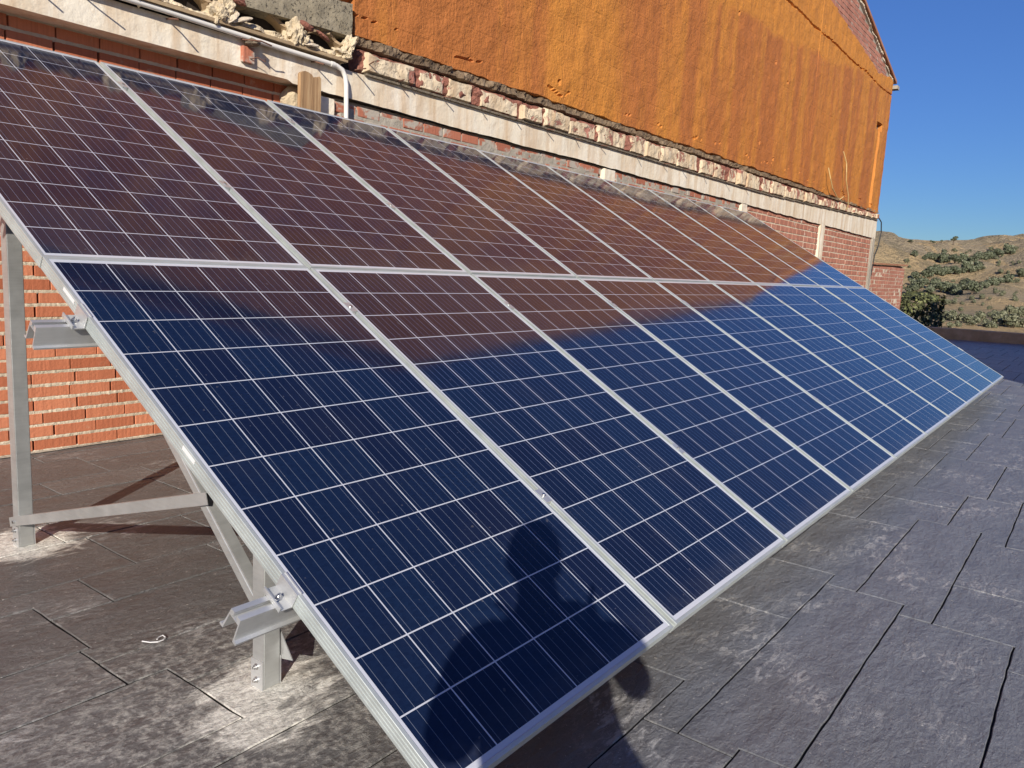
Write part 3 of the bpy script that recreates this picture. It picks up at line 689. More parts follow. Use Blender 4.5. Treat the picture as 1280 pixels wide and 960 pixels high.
PW(pyobj('rendered_upstand', V, F, M_PARAPET), pp)
hb = empty('house', sp((11, -6, GZ))); tag(hb, 'plain rendered neighbour house beside the terrace that shades its far end', 'house')
bm = bmesh.new()
box(bm, (6.0, -10.0, -3.0), (21.0, -2.93, 5.0)); PW(obj('wall', bm, M_MORT), hb)
bm = bmesh.new(); prism(bm, [(-3.7, 0), (3.7, 0), (3.7, 0.12), (0, 0.22), (-3.7, 0.12)], (5.9, -6.5, 5.003), (21.1, -6.5, 5.003)); PW(obj('roof', bm, M_TILE), hb)
for xx in (8.0, 11.0, 14.0):
    wn = bmesh.new(); box(wn, (xx - 0.5, -2.935, 1.2), (xx + 0.5, -2.90, 2.5)); wf = PW(obj('window', wn, M_WOOD), hb)
    wn = bmesh.new(); box(wn, (xx - 0.42, -2.905, 1.28), (xx + 0.42, -2.893, 2.42)); g_ = obj('pane', wn, M_BLACK, wf)

# ------------------------------------------------------------------ the solar array
T = R(30); PITCH = 1.012; PW_, PL_ = 0.992, 1.956
def pw(u, v, n_):   # panel plane -> world
    return Vector((u, v * math.cos(T) - n_ * math.sin(T), v * math.sin(T) + n_ * math.cos(T)))
VR = (0.0, 0.0); 
prof = [(0.0, -0.040), (0.0, -0.0325), (0.0016, -0.0318), (0.0016, -0.0292), (0.0, -0.0285), (0.0, -0.0225), (0.0016, -0.0218), (0.0016, -0.0192), (0.0, -0.0185), (0.0, -0.0125), (0.0016, -0.0118), (0.0016, -0.0092), (0.0, -0.0085),
        (0.0, -0.0010), (0.0010, 0.0), (0.0100, 0.0), (0.0108, -0.0008), (0.0108, -0.0022), (0.0030, -0.0030), (0.0030, -0.0370), (0.0260, -0.0370), (0.0260, -0.0400)]
def frame_bm():
    bm = bmesh.new(); rings = []
    for sx, sy in ((0, 0), (1, 0), (1, 1), (0, 1)):
        rings.append([bm.verts.new(((d if sx == 0 else PW_ - d), (d if sy == 0 else PL_ - d), z)) for d, z in prof])
    for i in range(4):
        a_, b_ = rings[i], rings[(i + 1) % 4]; m = len(prof)
        for k in range(m): bm.faces.new((a_[k], a_[(k + 1) % m], b_[(k + 1) % m], b_[k]))
    return bm
def lam_bm():
    bm = bmesh.new(); box(bm, (0.0104, 0.0104, -0.0065), (PW_ - 0.0104, PL_ - 0.0104, -0.0018)); return bm
def jb_bm():
    bm = bmesh.new(); box(bm, (PW_ / 2 - 0.06, PL_ - 0.20, -0.026), (PW_ / 2 + 0.06, PL_ - 0.10, -0.0067)); bevel(bm, 0.004); return bm
proto = empty('solar_panel'); fr = obj('frame', frame_bm(), M_FRAME, proto); la = obj('laminate', lam_bm(), M_CELLS, proto); jb = obj('junction_box', jb_bm(), M_BLACK, proto)
lowt = ['nearest panel of the lower row, with the photographer\'s shadow across its corner',
        'lower-row panel right of the one holding the photographer\'s shadow',
        'third lower-row panel from the left, blue below, brown at its upper edge',
        'fourth panel from the left in the lower row, between brown and blue reflections',
        'fifth panel from the left in the lower row, mostly blue sky reflection',
        'fifth lower-row panel from the right, with a small brown reflection on top',
        'fourth panel from the right in the lower row, wholly pale blue with sky',
        'third panel from the right in the lower row, wholly pale blue with sky',
        'second panel from the right in the lower row, pale blue beside the end panel',
        'end panel at the far right tip of the lower row beside the shaded floor']
upt = ['nearest upper-row panel at the photo\'s left edge, dark navy cells along its top',
       'second upper-row panel from the left, dark brown with navy cells along its top',
       'third upper-row panel from the left, its top edge before the wooden plank',
       'fourth panel from the left in the upper row, dark brown under the smeared brick',
       'fifth panel from the left in the upper row, brown with the orange wall\'s reflection',
       'fifth panel from the right in the upper row, brown with the orange wall\'s reflection',
       'fourth panel from the right in the upper row, warm brown throughout',
       'third panel from the right in the upper row, brown with a blue lower corner',
       'second panel from the right in the upper row, brown with its lower third blue',
       'end panel at the far right of the upper row, half brown, half blue']
def copy_thing(root):
    r = root.copy(); COL.objects.link(r)
    for ch in root.children:
        c = ch.copy(); COL.objects.link(c); c.parent = r
        for g_ in ch.children:
            d = g_.copy(); COL.objects.link(d); d.parent = c
    return r
panels = []
for row in (0, 1):
    for k in range(10):
        o = proto if not panels else copy_thing(proto)
        u = k * PITCH + 0.010 + (0.0 if k else 0.0); v = row * (PL_ + 0.004) + (0.0 if row == 0 else 0.0)
        jit = random.Random(k * 7 + row)
        o.location = pw(u, v, 0.0); o.rotation_euler = (T + R(jit.uniform(-0.10, 0.10)), R(jit.uniform(-0.08, 0.08)), 0)
        tag(o, (lowt if row == 0 else upt)[k], 'solar panel', 'solar panels in the tilted array')
        panels.append(o)
# stickers on the outer frame side of the nearest panel
for v0, v1 in ((1.725, 1.80), (1.008, 1.07)):
    bm = bmesh.new(); box(bm, (-0.0006, v0, -0.0170), (0.0, v1, -0.0055)); obj('sticker', bm, M_STICK, panels[0])
# rails with their clamps
RV = (0.572, 1.668, 2.632, 3.632)
def rail_prof():
    o = [(-0.019, 0.0), (-0.006, 0.0), (-0.006, -0.010), (-0.010, -0.010), (-0.010, -0.014), (0.010, -0.014), (0.010, -0.010), (0.006, -0.010), (0.006, 0.0), (0.019, 0.0),
         (0.025, -0.058), (0.034, -0.060), (0.034, -0.065), (0.021, -0.065), (0.0168, -0.016), (-0.0168, -0.016), (-0.021, -0.065), (-0.034, -0.065), (-0.034, -0.060), (-0.025, -0.058)]
    return o
rl = ['lowest aluminium rail, its cut end jutting out left before the short front post',
      'second lowest aluminium rail, its cut end jutting out beside the tall rear post',
      'second highest aluminium rail, hidden under the upper panels except for its clamps in the seams',
      'highest aluminium rail, hidden near the panels\' top edge except for its clamps']
for i, v in enumerate(RV):
    root = empty('mounting_rail', pw(-0.115, v, -0.0405), (T, 0, 0))
    tag(root, rl[i], 'rail', 'rails carrying the solar panels')
    bm = bmesh.new()
    A = [bm.verts.new((0, -s_, t_)) for s_, t_ in rail_prof()]; B = [bm.verts.new((10.33, -s_, t_)) for s_, t_ in rail_prof()]
    m = len(A)
    for k in range(m): bm.faces.new((A[k], A[(k + 1) % m], B[(k + 1) % m], B[k]))
    bm.faces.new(A); bm.faces.new(B[::-1])
    obj('rail_profile', bm, M_ALU, root)
    # end clamps (Z bracket over the frame lip) at both ends
    for sgn, xe in ((1, 0.115 + 0.010), (-1, 0.115 + 9 * PITCH + 0.010 + PW_)):
        bm = bmesh.new()
        P2 = [(0.007, 0.0455), (0.007, 0.0425), (-0.0025, 0.0425), (-0.0025, 0.004), (-0.034, 0.004), (-0.034, 0.014), (-0.037, 0.014), (-0.037, 0.0005), (-0.0008, 0.0005), (-0.0008, 0.0409), (0.0105, 0.0409), (0.0105, 0.0455)]
        y0, y1 = -0.034, 0.034
        A = [bm.verts.new((xe + sgn * s_, y0, t_)) for s_, t_ in P2]; B = [bm.verts.new((xe + sgn * s_, y1, t_)) for s_, t_ in P2]
        for k in range(len(P2)): bm.faces.new((A[k], A[(k + 1) % len(P2)], B[(k + 1) % len(P2)], B[k]))
        bm.faces.new(A); bm.faces.new(B[::-1])
        c = obj('end_clamp', bm, M_ALU, root)
        bm = bmesh.new(); cyl(bm, (xe - sgn * 0.019, 0.0, 0.004), (0, 0, 1), 0.0095, 0.0016, 14); cyl(bm, (xe - sgn * 0.019, 0, 0.0056), (0, 0, 1), 0.0068, 0.008, 6); cyl(bm, (xe - sgn * 0.019, 0, 0.0136), (0, 0, 1), 0.0035, 0.006, 8)
        obj('bolt', bm, M_BOLT, c)
    for k in range(1, 10):
        xe = 0.115 + k * PITCH
        bm = bmesh.new(); box(bm, (xe - 0.0175, -0.03, 0.041), (xe + 0.0175, 0.03, 0.0432)); box(bm, (xe - 0.008, -0.03, 0.0), (xe + 0.008, 0.03, 0.0409)); bevel(bm, 0.0008)
        c = obj('mid_clamp', bm, M_ALU, root)
        bm = bmesh.new(); cyl(bm, (xe, 0, 0.0433), (0, 0, 1), 0.0065, 0.005, 10); cyl(bm, (xe, 0, 0.0484), (0, 0, 1), 0.0030, 0.001, 6); obj('bolt', bm, M_BOLT, c)
# triangular support frames
def support(x0, label):
    s = empty('support_frame', (x0, 1.7, GW)); tag(s, label, 'support frame', 'triangular frames under the panels')
    def add(name, bm, mat): return PS(obj(name, bm, mat), s)
    rh, rwid = 0.038, 0.036
    pr = [(-rwid / 2, -rh / 2), (rwid / 2, -rh / 2), (rwid / 2, rh / 2), (-rwid / 2, rh / 2), (-rwid / 2, 0.012), (-rwid / 2 - 0.0012, 0.010), (-rwid / 2 - 0.0012, 0.004), (-rwid / 2, 0.002)]
    nb_ = -0.0405 - 0.066
    bm = bmesh.new(); prism(bm, pr, pw(x0, 0.36, nb_ - rh / 2), pw(x0, 3.78, nb_ - rh / 2), up=pw(0, 0, 1)); add('rafter', bm, M_POST)
    yr, yf_, hw = 2.530, 0.906, 0.0275
    def under(y): return (y + (nb_ - rh) * math.sin(T)) / math.cos(T) * math.sin(T) + (nb_ - rh) * math.cos(T)
    # diagonal brace from the low front post up to the rafter
    bm = bmesh.new(); prism(bm, pr, (x0, yf_ + hw + 0.001, 0.034), (x0, 1.87, 0.889), up=(0, -0.67, 0.74)); add('brace', bm, M_POST)
    for nm, y in (('rear_post', yr), ('front_post', yf_)):
        bm = bmesh.new(); box(bm, (x0 - hw, y - hw, GW), (x0 + hw, y + hw, under(y) - 0.004)); bevel(bm, 0.0025, 2); add(nm, bm, M_POST)
        bm = bmesh.new(); hh = 0.086
        box(bm, (x0 - hw - 0.0045, y - hw + 0.001, GW), (x0 - hw - 0.0006, y + hw - 0.001, GW + hh))
        br = add('foot_bracket', bm, M_ALU)
        bm = bmesh.new(); box(bm, (x0 + hw + 0.0006, y - hw + 0.001, GW), (x0 + hw + 0.0045, y + hw - 0.001, GW + hh)); add('foot_bracket', bm, M_ALU)
        for zz_ in (0.026, 0.066):
            bm = bmesh.new(); xq = x0 - hw - 0.0046
            tube(bm, [(xq, y, GW + zz_), (xq - 0.002, y, GW + zz_), (xq - 0.0021, y, GW + zz_), (xq - 0.008, y, GW + zz_), (xq - 0.0081, y, GW + zz_), (xq - 0.013, y, GW + zz_)], [0.0095, 0.0095, 0.0068, 0.0068, 0.0036, 0.0036], 12)
            obj('bolt', bm, M_BOLT, br)
    # triangular gusset by the front post
    bm = bmesh.new()
    tri = [(x0 + hw + 0.006, yf_ - 0.075, GW + 0.085), (x0 + hw + 0.006, yf_ - 0.005, GW + 0.175), (x0 + hw + 0.006, yf_ - 0.005, GW + 0.070)]
    A = [bm.verts.new(p_) for p_ in tri]; B = [bm.verts.new((p_[0] + 0.003, p_[1], p_[2])) for p_ in tri]
    bm.faces.new(A[::-1]); bm.faces.new(B)
    for k in range(3): bm.faces.new((A[k], A[(k + 1) % 3], B[(k + 1) % 3], B[k]))
    add('gusset', bm, M_ALU)
    # angle strut from the foot of the rear post to the brace
    p0, p1 = Vector((x0 - hw - 0.006, yr + 0.045, GW + 0.092)), Vector((x0 - hw - 0.006, 1.150, 0.300))
    bm = bmesh.new(); prism(bm, [(-0.001, -0.019), (0.002, -0.019), (0.002, 0.016), (0.030, 0.016), (0.030, 0.019), (-0.001, 0.019)], p1, p0, up=(0, 0, 1)); st_ = add('strut', bm, M_POST)
    bm = bmesh.new(); cyl(bm, (x0 - hw - 0.007, yr, GW + 0.104), (-1, 0, 0), 0.007, 0.007, 6); obj('bolt', bm, M_BOLT, st_)
    return s
support(0.245, 'nearest triangular support frame of galvanised tube, at the open left end of the array')
support(5.0, 'hidden middle support frame standing under the panels')
support(9.90, 'farthest support frame hidden under the right end of the panels')

# ------------------------------------------------------------------ small litter
bm = bmesh.new(); tube(bm, [(-0.016, 1.102, GZ + 0.003), (-0.006, 1.078, GZ + 0.004), (0.008, 1.064, GZ + 0.005), (0.024, 1.064, GZ + 0.005), (0.036, 1.074, GZ + 0.005), (0.037, 1.090, GZ + 0.005), (0.025, 1.088, GZ + 0.005), (0.014, 1.079, GZ + 0.005)], 0.0017, 6)
tag(site(obj('cable_tie', bm, M_STICK)), 'small curled white cable tie dropped on the floor left of the front post', 'cable tie')

# ------------------------------------------------------------------ hills
def vnoise(x, y, seed):
    xi, yi = np.floor(x), np.floor(y); fx, fy = x - xi, y - yi
    fx = fx * fx * (3 - 2 * fx); fy = fy * fy * (3 - 2 * fy)
    def h(a, b): q = np.sin(a * 127.1 + b * 311.7 + seed * 74.7) * 43758.5453; return q - np.floor(q)
    return (h(xi, yi) * (1 - fx) + h(xi + 1, yi) * fx) * (1 - fy) + (h(xi, yi + 1) * (1 - fx) + h(xi + 1, yi + 1) * fx) * fy
def terr(x, y):
    x = np.asarray(x, float); y = np.asarray(y, float)
    dx, dy = x + 1.06, y + 0.9; r = np.hypot(dx, dy) + 1e-6; az = np.degrees(np.arctan2(dy, dx))
    el = np.interp(r, [0, 24, 32, 60, 100, 150, 200, 300, 400, 455, 5000], [-12, -7.5, -4.2, -2.5, -1.45, -0.55, 0.25, 1.55, 2.45, 2.85, 2.85])
    z = 1.02 + np.minimum(r, 470 + 0.05 * r) * np.tan(np.radians(el))
    s, a, f = 0.0, 1.0, 1 / 55.0
    for k in range(6):
        nk = vnoise(x * f + 13, y * f + 7, k); s = s + a * (1 - np.abs(2 * nk - 1) * 2 if k < 3 else nk * 2 - 1); a *= 0.52; f *= 2.1
    amp = np.interp(r, [0, 40, 100, 250, 400, 455, 600, 3000], [0, 0.25, 1.5, 5.2, 5.2, 1.2, 2.0, 8.0])
    z = z + s * amp * 0.8
    z = z + 6.0 * np.exp(-((az - 13.8) / 2.9) ** 2) * np.exp(-((r - 250) / 75) ** 2)
    z = z + 4.0 * np.exp(-((az - 2.6) / 3.6) ** 2) * np.exp(-((r - 340) / 90) ** 2)
    z = z + 1.7 * np.exp(-((az - 5.4) / 2.2) ** 2) * np.exp(-((r - 130) / 28) ** 2)
    z = np.where(r < 27, np.minimum(z, -3.3), z)
    return z
def build_hills():
    azs = np.concatenate([np.arange(-178, -25, 6.0), np.arange(-25, -2, 1.0), np.arange(-2, 18, 0.1), np.arange(18, 40, 1.0), np.arange(40, 182, 6.0)])
    rs = np.concatenate([np.arange(1.5, 30, 4.0), np.geomspace(30, 120, 60), np.geomspace(122, 480, 130), np.geomspace(490, 5000, 22)])
    A, RR = np.meshgrid(np.radians(azs), rs, indexing='ij'); X = -1.06 + RR * np.cos(A); Y = -0.9 + RR * np.sin(A); Z = terr(X, Y)
    na, nr = A.shape
    V = np.stack([X, Y, Z], -1).reshape(-1, 3).tolist(); F = []
    for i in range(na - 1):
        for j in range(nr - 1):
            q = i * nr + j; F.append((q, q + 1, q + nr + 1, q + nr))
    tag(pyobj('hills', V, F, M_HILL, smooth=True), kind='structure')
build_hills()

def tree_mesh(name, mat, seed, cw, chh, nleaf, leaf, trunk, clumps):
    rg = random.Random(seed); V, F = [], []
    for c in range(clumps):
        a_ = rg.uniform(0, 6.28); rr_ = rg.uniform(0, 0.62) * cw; cz = trunk + chh * rg.uniform(0.18, 0.80)
        cc = Vector((rr_ * math.cos(a_), rr_ * math.sin(a_), cz)); cr = Vector((cw * rg.uniform(0.32, 0.52), cw * rg.uniform(0.32, 0.52), chh * rg.uniform(0.2, 0.32)))
        for k in range(nleaf // clumps):
            d = Vector((rg.gauss(0, 1), rg.gauss(0, 1), rg.gauss(0, 1))).normalized()
            p = cc + Vector((d.x * cr.x, d.y * cr.y, d.z * cr.z)) * rg.uniform(0.72, 1.05)
            nn_ = (d + Vector((rg.gauss(0, 0.5), rg.gauss(0, 0.5), rg.gauss(0, 0.5) + 0.3))).normalized()
            t = nn_.orthogonal().normalized(); b = nn_.cross(t); an = rg.uniform(0, 6.28); t, b = t * math.cos(an) + b * math.sin(an), b * math.cos(an) - t * math.sin(an)
            s_ = leaf * rg.uniform(0.6, 1.4); q = len(V)
            V += [tuple(p + t * s_ * 0.6), tuple(p + b * s_ * 0.42), tuple(p - t * s_ * 0.6), tuple(p - b * s_ * 0.42)]; F.append((q, q + 1, q + 2, q + 3))
    crown = bpy.data.meshes.new('crown'); crown.from_pydata(V, [], F); crown.materials.append(mat)
    bm = bmesh.new(); th = max(0.04, 0.055 * (trunk + chh))
    tube(bm, [(0, 0, -0.6), (0.03, 0.02, trunk * 0.6), (-0.03, 0.04, trunk + chh * 0.5)], [th * 1.3, th, th * 0.4], 7)
    for k in range(4):
        a_ = rg.uniform(0, 6.28); tube(bm, [(0, 0, trunk * 0.7), (cw * 0.3 * math.cos(a_), cw * 0.3 * math.sin(a_), trunk + chh * 0.35), (cw * 0.5 * math.cos(a_), cw * 0.5 * math.sin(a_), trunk + chh * 0.55)], [th * 0.5, th * 0.35, th * 0.15], 5)
    tr = bpy.data.meshes.new('trunk'); bm.to_mesh(tr); bm.free(); tr.materials.append(M_BARK)
    return crown, tr
KIND = {'oak': [tree_mesh('oak', M_OAK, s_, 0.60, 0.86, 900, 0.13, 0.10, 11) for s_ in (1, 2, 3, 4)],
        'shrub': [tree_mesh('shrub', M_SHRUB, s_, 0.62, 0.85, 700, 0.13, 0.06, 9) for s_ in (5, 6, 7)],
        'sky': [tree_mesh('sky', M_OAK, s_, 0.60, 0.55, 500, 0.12, 0.42, 7) for s_ in (8, 9)]}
def plant(name, kind, k, x, y, size, label, cat, group):
    z = float(terr(x, y)); cr, tr = KIND[kind][k % len(KIND[kind])]
    r = empty(name, (x, y, z - 0.04 * size), (0, 0, (k * 1.9) % 6.28)); s_ = size * 0.80; r.scale = (s_, s_, s_ * (0.85 + 0.25 * ((k * 37) % 10) / 10))
    for nm, me in (('crown', cr), ('trunk', tr)):
        o = bpy.data.objects.new(nm, me); COL.objects.link(o); o.parent = r
    tag(r, label, cat, group); return r
TREES = {'skyline': [(266.86, 49.7, 1.84), (352.56, 58.54, 1.72), (276.85, 44.99, 1.44), (277.18, 42.85, 1.35), (280.64, 40.06, 2.74)], 'upper': [(250.43, 40.56, 3.88), (197.96, 33.1, 1.94), (248.96, 37.16, 4.25), (205.79, 28.43, 3.51), (206.06, 26.47, 3.18), (258.73, 38.91, 2.61), (195.52, 35.26, 2.24), (250.7, 38.93, 2.86), (206.93, 27.43, 2.02)], 'slope': [(265.98, 30.22, 4.31), (205.34, 24.19, 3.0), (267.17, 28.6, 4.11), (280.3, 27.69, 4.3), (286.5, 25.38, 4.86), (268.24, 27.88, 3.04)], 'middle': [(191.58, 29.22, 3.43), (188.4, 30.2, 3.69), (192.77, 28.06, 2.98), (194.01, 26.45, 3.15), (195.32, 24.14, 3.96), (196.52, 22.48, 3.03), (195.17, 25.31, 1.9), (183.98, 32.31, 2.71), (189.24, 31.13, 2.16)], 'lower': [(176.14, 30.74, 3.46), (119.17, 19.81, 2.25), (175.75, 27.05, 3.72), (120.55, 17.56, 2.36), (120.71, 16.45, 2.36), (118.83, 15.41, 2.13), (123.94, 14.96, 2.52), (115.1, 13.13, 2.34), (127.87, 15.72, 1.98), (127.16, 13.28, 1.45), (129.25, 12.55, 2.31), (141.27, 12.87, 1.83), (145.34, 12.37, 2.35), (185.35, 13.76, 2.84), (118.38, 18.47, 1.74), (113.08, 19.79, 1.86)], 'shrubs': [(55.33, 7.2, 0.91), (54.79, 6.73, 1.04), (55.14, 6.33, 0.91), (53.69, 5.82, 0.84), (54.67, 5.26, 1.12), (52.31, 4.68, 0.82), (55.66, 4.44, 1.0), (64.69, 4.64, 1.21), (65.63, 4.09, 1.23), (53.63, 3.4, 1.27), (54.27, 2.98, 1.11), (55.24, 7.79, 0.82), (52.23, 7.61, 0.65), (52.23, 5.39, 0.6), (51.74, 4.32, 0.68), (53.89, 3.89, 0.71), (52.02, 6.95, 0.64), (50.65, 5.89, 0.58), (49.2, 7.47, 0.57), (49.11, 6.08, 0.57)], 'low scrub': [(92.75, 12.66, 0.91), (104.94, 13.57, 1.03), (92.64, 11.25, 0.61), (108.14, 12.33, 0.88), (111.46, 9.47, 1.09), (108.58, 7.97, 1.06), (114.38, 10.52, 0.93), (90.93, 12.7, 0.89)]}
HL = [
 ('skyline', 'sky', 'tree', 'trees on the skyline', ['round lone tree on the skyline, the one nearest the house', 'low small tree on the skyline, second from the house', 'small tree touching its left neighbour on the skyline', 'small round tree on the skyline, fourth from the house', 'flat wide bush on the skyline, farthest from the house'], 'tree'),
 ('upper', 'oak', 'tree', 'dark oaks in the upper belt of the hillside', 'dark round oak in the belt below the bare rounded knoll', 'oak_tree'),
 ('slope', 'oak', 'tree', 'dark oaks climbing the right slope', 'dark round oak in the line climbing the right-hand slope', 'oak_tree'),
 ('middle', 'oak', 'tree', 'dark oaks halfway up the hillside', 'dark round oak in the clump halfway up the gully', 'oak_tree'),
 ('lower', 'oak', 'tree', 'dark oaks across the foot of the gully', 'dark round oak in the broad belt across the foot of the gully', 'oak_tree'),
 ('shrubs', 'shrub', 'shrub', 'grey-green shrubs just beyond the parapet', 'grey-green shrub in the row just beyond the parapet', 'shrub'),
 ('low scrub', 'shrub', 'shrub', 'low scrub on the bare slope', 'small low scrub bush on the bare tan slope above the shrub row', 'shrub')]
for key, kind, cat, grp, lab, nm in HL:
    for k, (x, y, s_) in enumerate(TREES[key]):
        plant(nm, kind, k, x, y, s_, lab[k] if isinstance(lab, list) else lab, cat, grp)
SCRUB = [(182.3, 14.1, 1.45), (115.1, 22.3, 0.69), (243.5, 24.3, 1.73), (70.3, 8.4, 0.55), (104.6, 14.7, 0.95), (57.8, 8.2, 0.62), (117.9, 21.1, 0.89), (125.5, 9.3, 0.59), (189.1, 25.9, 1.08), (192.3, 14.8, 0.84), (121.8, 15.8, 1.03), (204.1, 26.0, 1.55), (118.8, 15.9, 0.76), (110.4, 19.0, 0.88), (182.8, 33.1, 0.94), (190.5, 35.4, 1.5), (190.1, 16.4, 1.29), (58.1, 11.1, 0.52), (203.9, 19.5, 1.02), (57.4, 8.3, 0.49), (60.7, 7.5, 0.63), (195.5, 29.9, 1.39), (183.4, 35.5, 1.39), (239.9, 20.2, 0.83), (119.3, 11.2, 0.63), (276.9, 39.0, 1.72), (112.7, 14.4, 0.53), (195.5, 23.0, 1.1), (119.4, 18.6, 0.82), (279.4, 35.1, 1.12), (182.2, 36.3, 1.04), (109.3, 20.5, 0.73), (124.7, 16.6, 1.05), (278.3, 36.0, 1.01), (197.6, 22.1, 1.35), (195.0, 26.6, 1.32), (188.6, 34.6, 0.9), (68.2, 9.4, 0.65), (118.4, 10.6, 0.5), (185.3, 30.9, 1.41), (180.7, 28.0, 1.34), (107.5, 16.5, 0.77), (122.8, 15.9, 0.78), (61.0, 11.0, 0.66), (192.0, 17.9, 1.21), (290.0, 30.5, 1.9), (57.0, 10.5, 0.44), (237.0, 18.5, 1.32), (62.3, 4.9, 0.58), (191.0, 17.7, 1.3), (61.4, 8.6, 0.6), (104.5, 15.4, 0.5), (116.1, 8.7, 0.66), (105.0, 11.6, 0.77), (188.2, 16.1, 0.91), (196.4, 30.8, 1.09), (80.9, 7.5, 0.66), (63.0, 5.4, 0.58), (114.3, 22.0, 0.5), (59.7, 5.9, 0.51), (289.5, 24.5, 2.13), (80.3, 14.1, 0.53), (256.6, 40.0, 0.83), (107.5, 10.4, 0.53), (204.2, 24.9, 1.52), (117.8, 21.9, 0.99), (117.5, 14.9, 0.94), (89.6, 9.0, 0.53), (146.4, 11.8, 1.17), (108.3, 11.3, 0.95), (69.2, 12.7, 0.49), (241.6, 23.3, 1.27), (83.8, 15.1, 0.54), (104.7, 14.0, 0.65), (146.4, 12.2, 1.19), (61.0, 5.3, 0.58), (181.4, 29.5, 1.42), (238.0, 19.7, 1.02), (118.1, 19.9, 0.6), (197.6, 21.8, 1.42)]
for k, (x, y, s_) in enumerate(SCRUB):
    plant('shrub', 'shrub', k, x, y, s_, 'small scrub bush among the many dotted over the dry hillside', 'shrub', 'scrub bushes dotted over the hillside')
# clipped hedge bush behind the garden wall's end
rg = random.Random(77); V, F = [], []
hx, hy, hz0, hz1, hw_, hd_ = 26.8, 3.90, -1.6, 0.87, 0.60, 1.25
for k in range(5200):
    d = Vector((rg.uniform(-1, 1), rg.uniform(-1, 1), rg.uniform(-1, 1))); m = max(abs(d.x), abs(d.y), abs(d.z)); d = d / m * rg.uniform(0.80, 1.02)
    d = d.lerp(d.normalized(), 0.22)
    bump_ = 1 + 0.13 * fbm(d.x * 1.5, d.y * 1.5, d.z * 1.5 + 2, 3, 1.2)
    p = Vector((hx + d.x * hd_ * bump_, hy + d.y * hw_ * bump_, (hz0 + hz1) / 2 + d.z * (hz1 - hz0) / 2 * (1 + 0.3 * (bump_ - 1))))
    nn_ = (d + Vector((rg.gauss(0, .5), rg.gauss(0, .5), rg.gauss(0, .5)))).normalized(); t = nn_.orthogonal().normalized(); b = nn_.cross(t); an = rg.uniform(0, 6.28); t, b = t * math.cos(an) + b * math.sin(an), b * math.cos(an) - t * math.sin(an)
    s_ = rg.uniform(0.035, 0.075); q = len(V); V += [tuple(p + t * s_), tuple(p + b * s_ * .6), tuple(p - t * s_), tuple(p - b * s_ * .6)]; F.append((q, q + 1, q + 2, q + 3))
hr = empty('hedge_bush', (hx, hy, -2.0)); tag(hr, 'dense flat-clipped hedge bush beside the end of the pinkish wall', 'bush')
def PW2(o): o.parent = hr; o.matrix_parent_inverse = Matrix.Translation(Vector(hr.location)).inverted(); return o
PW2(pyobj('foliage', V, F, M_HEDGE))
bm = bmesh.new()
for k in range(7):
    a_ = rg.uniform(0, 6.28); tube(bm, [(hx, hy, -3.2), (hx + 0.2 * math.cos(a_), hy + 0.2 * math.sin(a_), -1.4), (hx + 0.75 * math.cos(a_), hy + 0.45 * math.sin(a_), -0.3)], [0.06, 0.04, 0.015], 6)
PW2(obj('stems', bm, M_BARK))

# ------------------------------------------------------------------ the photographer stooping behind the phone (only the shadow falls into view)
HB = Vector((-math.cos(R(34)), -math.sin(R(34)), 0)); LF = Vector((-math.sin(R(34)), math.cos(R(34)), 0)); UP = Vector((0, 0, 1))
def bp(b, l, u): return CAM + HB * b + LF * l + UP * u
def hp(r_, u_, f_): return CAM + rt * r_ - dn * u_ + fw * f_
def phone():
    bm = bmesh.new(); box(bm, (-0.030, -0.062, -0.018), (0.126, 0.016, -0.0100)); bevel(bm, 0.0025, 2)
    M = Matrix(((rt.x, -dn.x, fw.x, CAM.x), (rt.y, -dn.y, fw.y, CAM.y), (rt.z, -dn.z, fw.z, CAM.z), (0, 0, 0, 1)))
    bm.transform(M); o = obj('phone', bm, M_BLACK); tag(o, 'dark phone held sideways in both hands by the stooping photographer', 'phone')
    for px_, py_ in ((0.0, 0.0), (0.0, -0.022)):
        bm = bmesh.new(); cyl(bm, hp(px_, py_, -0.0099), fw, 0.007, 0.0022, 16); obj('lens', bm, M_BOLT, o)
phone()
verts, edges, rad = [], [], []
def jv(p, r_, par=None):
    verts.append(tuple(p)); rad.append(r_)
    if par is not None: edges.append((par, len(verts) - 1))
    return len(verts) - 1
pel = jv(bp(.66, -.155, -.46), .225); spn = jv(bp(.54, -.125, -.28), .215, pel); ch = jv(bp(.42, -.055, -.09), .165, spn); jv(bp(.53, .04, -.31), .165, spn); nb2 = jv(bp(.32, -.035, .075), .085, ch); nk = jv(bp(.285, -.005, .15), .058, nb2); hd0 = jv(bp(.262, .008, .225), .062, nk)
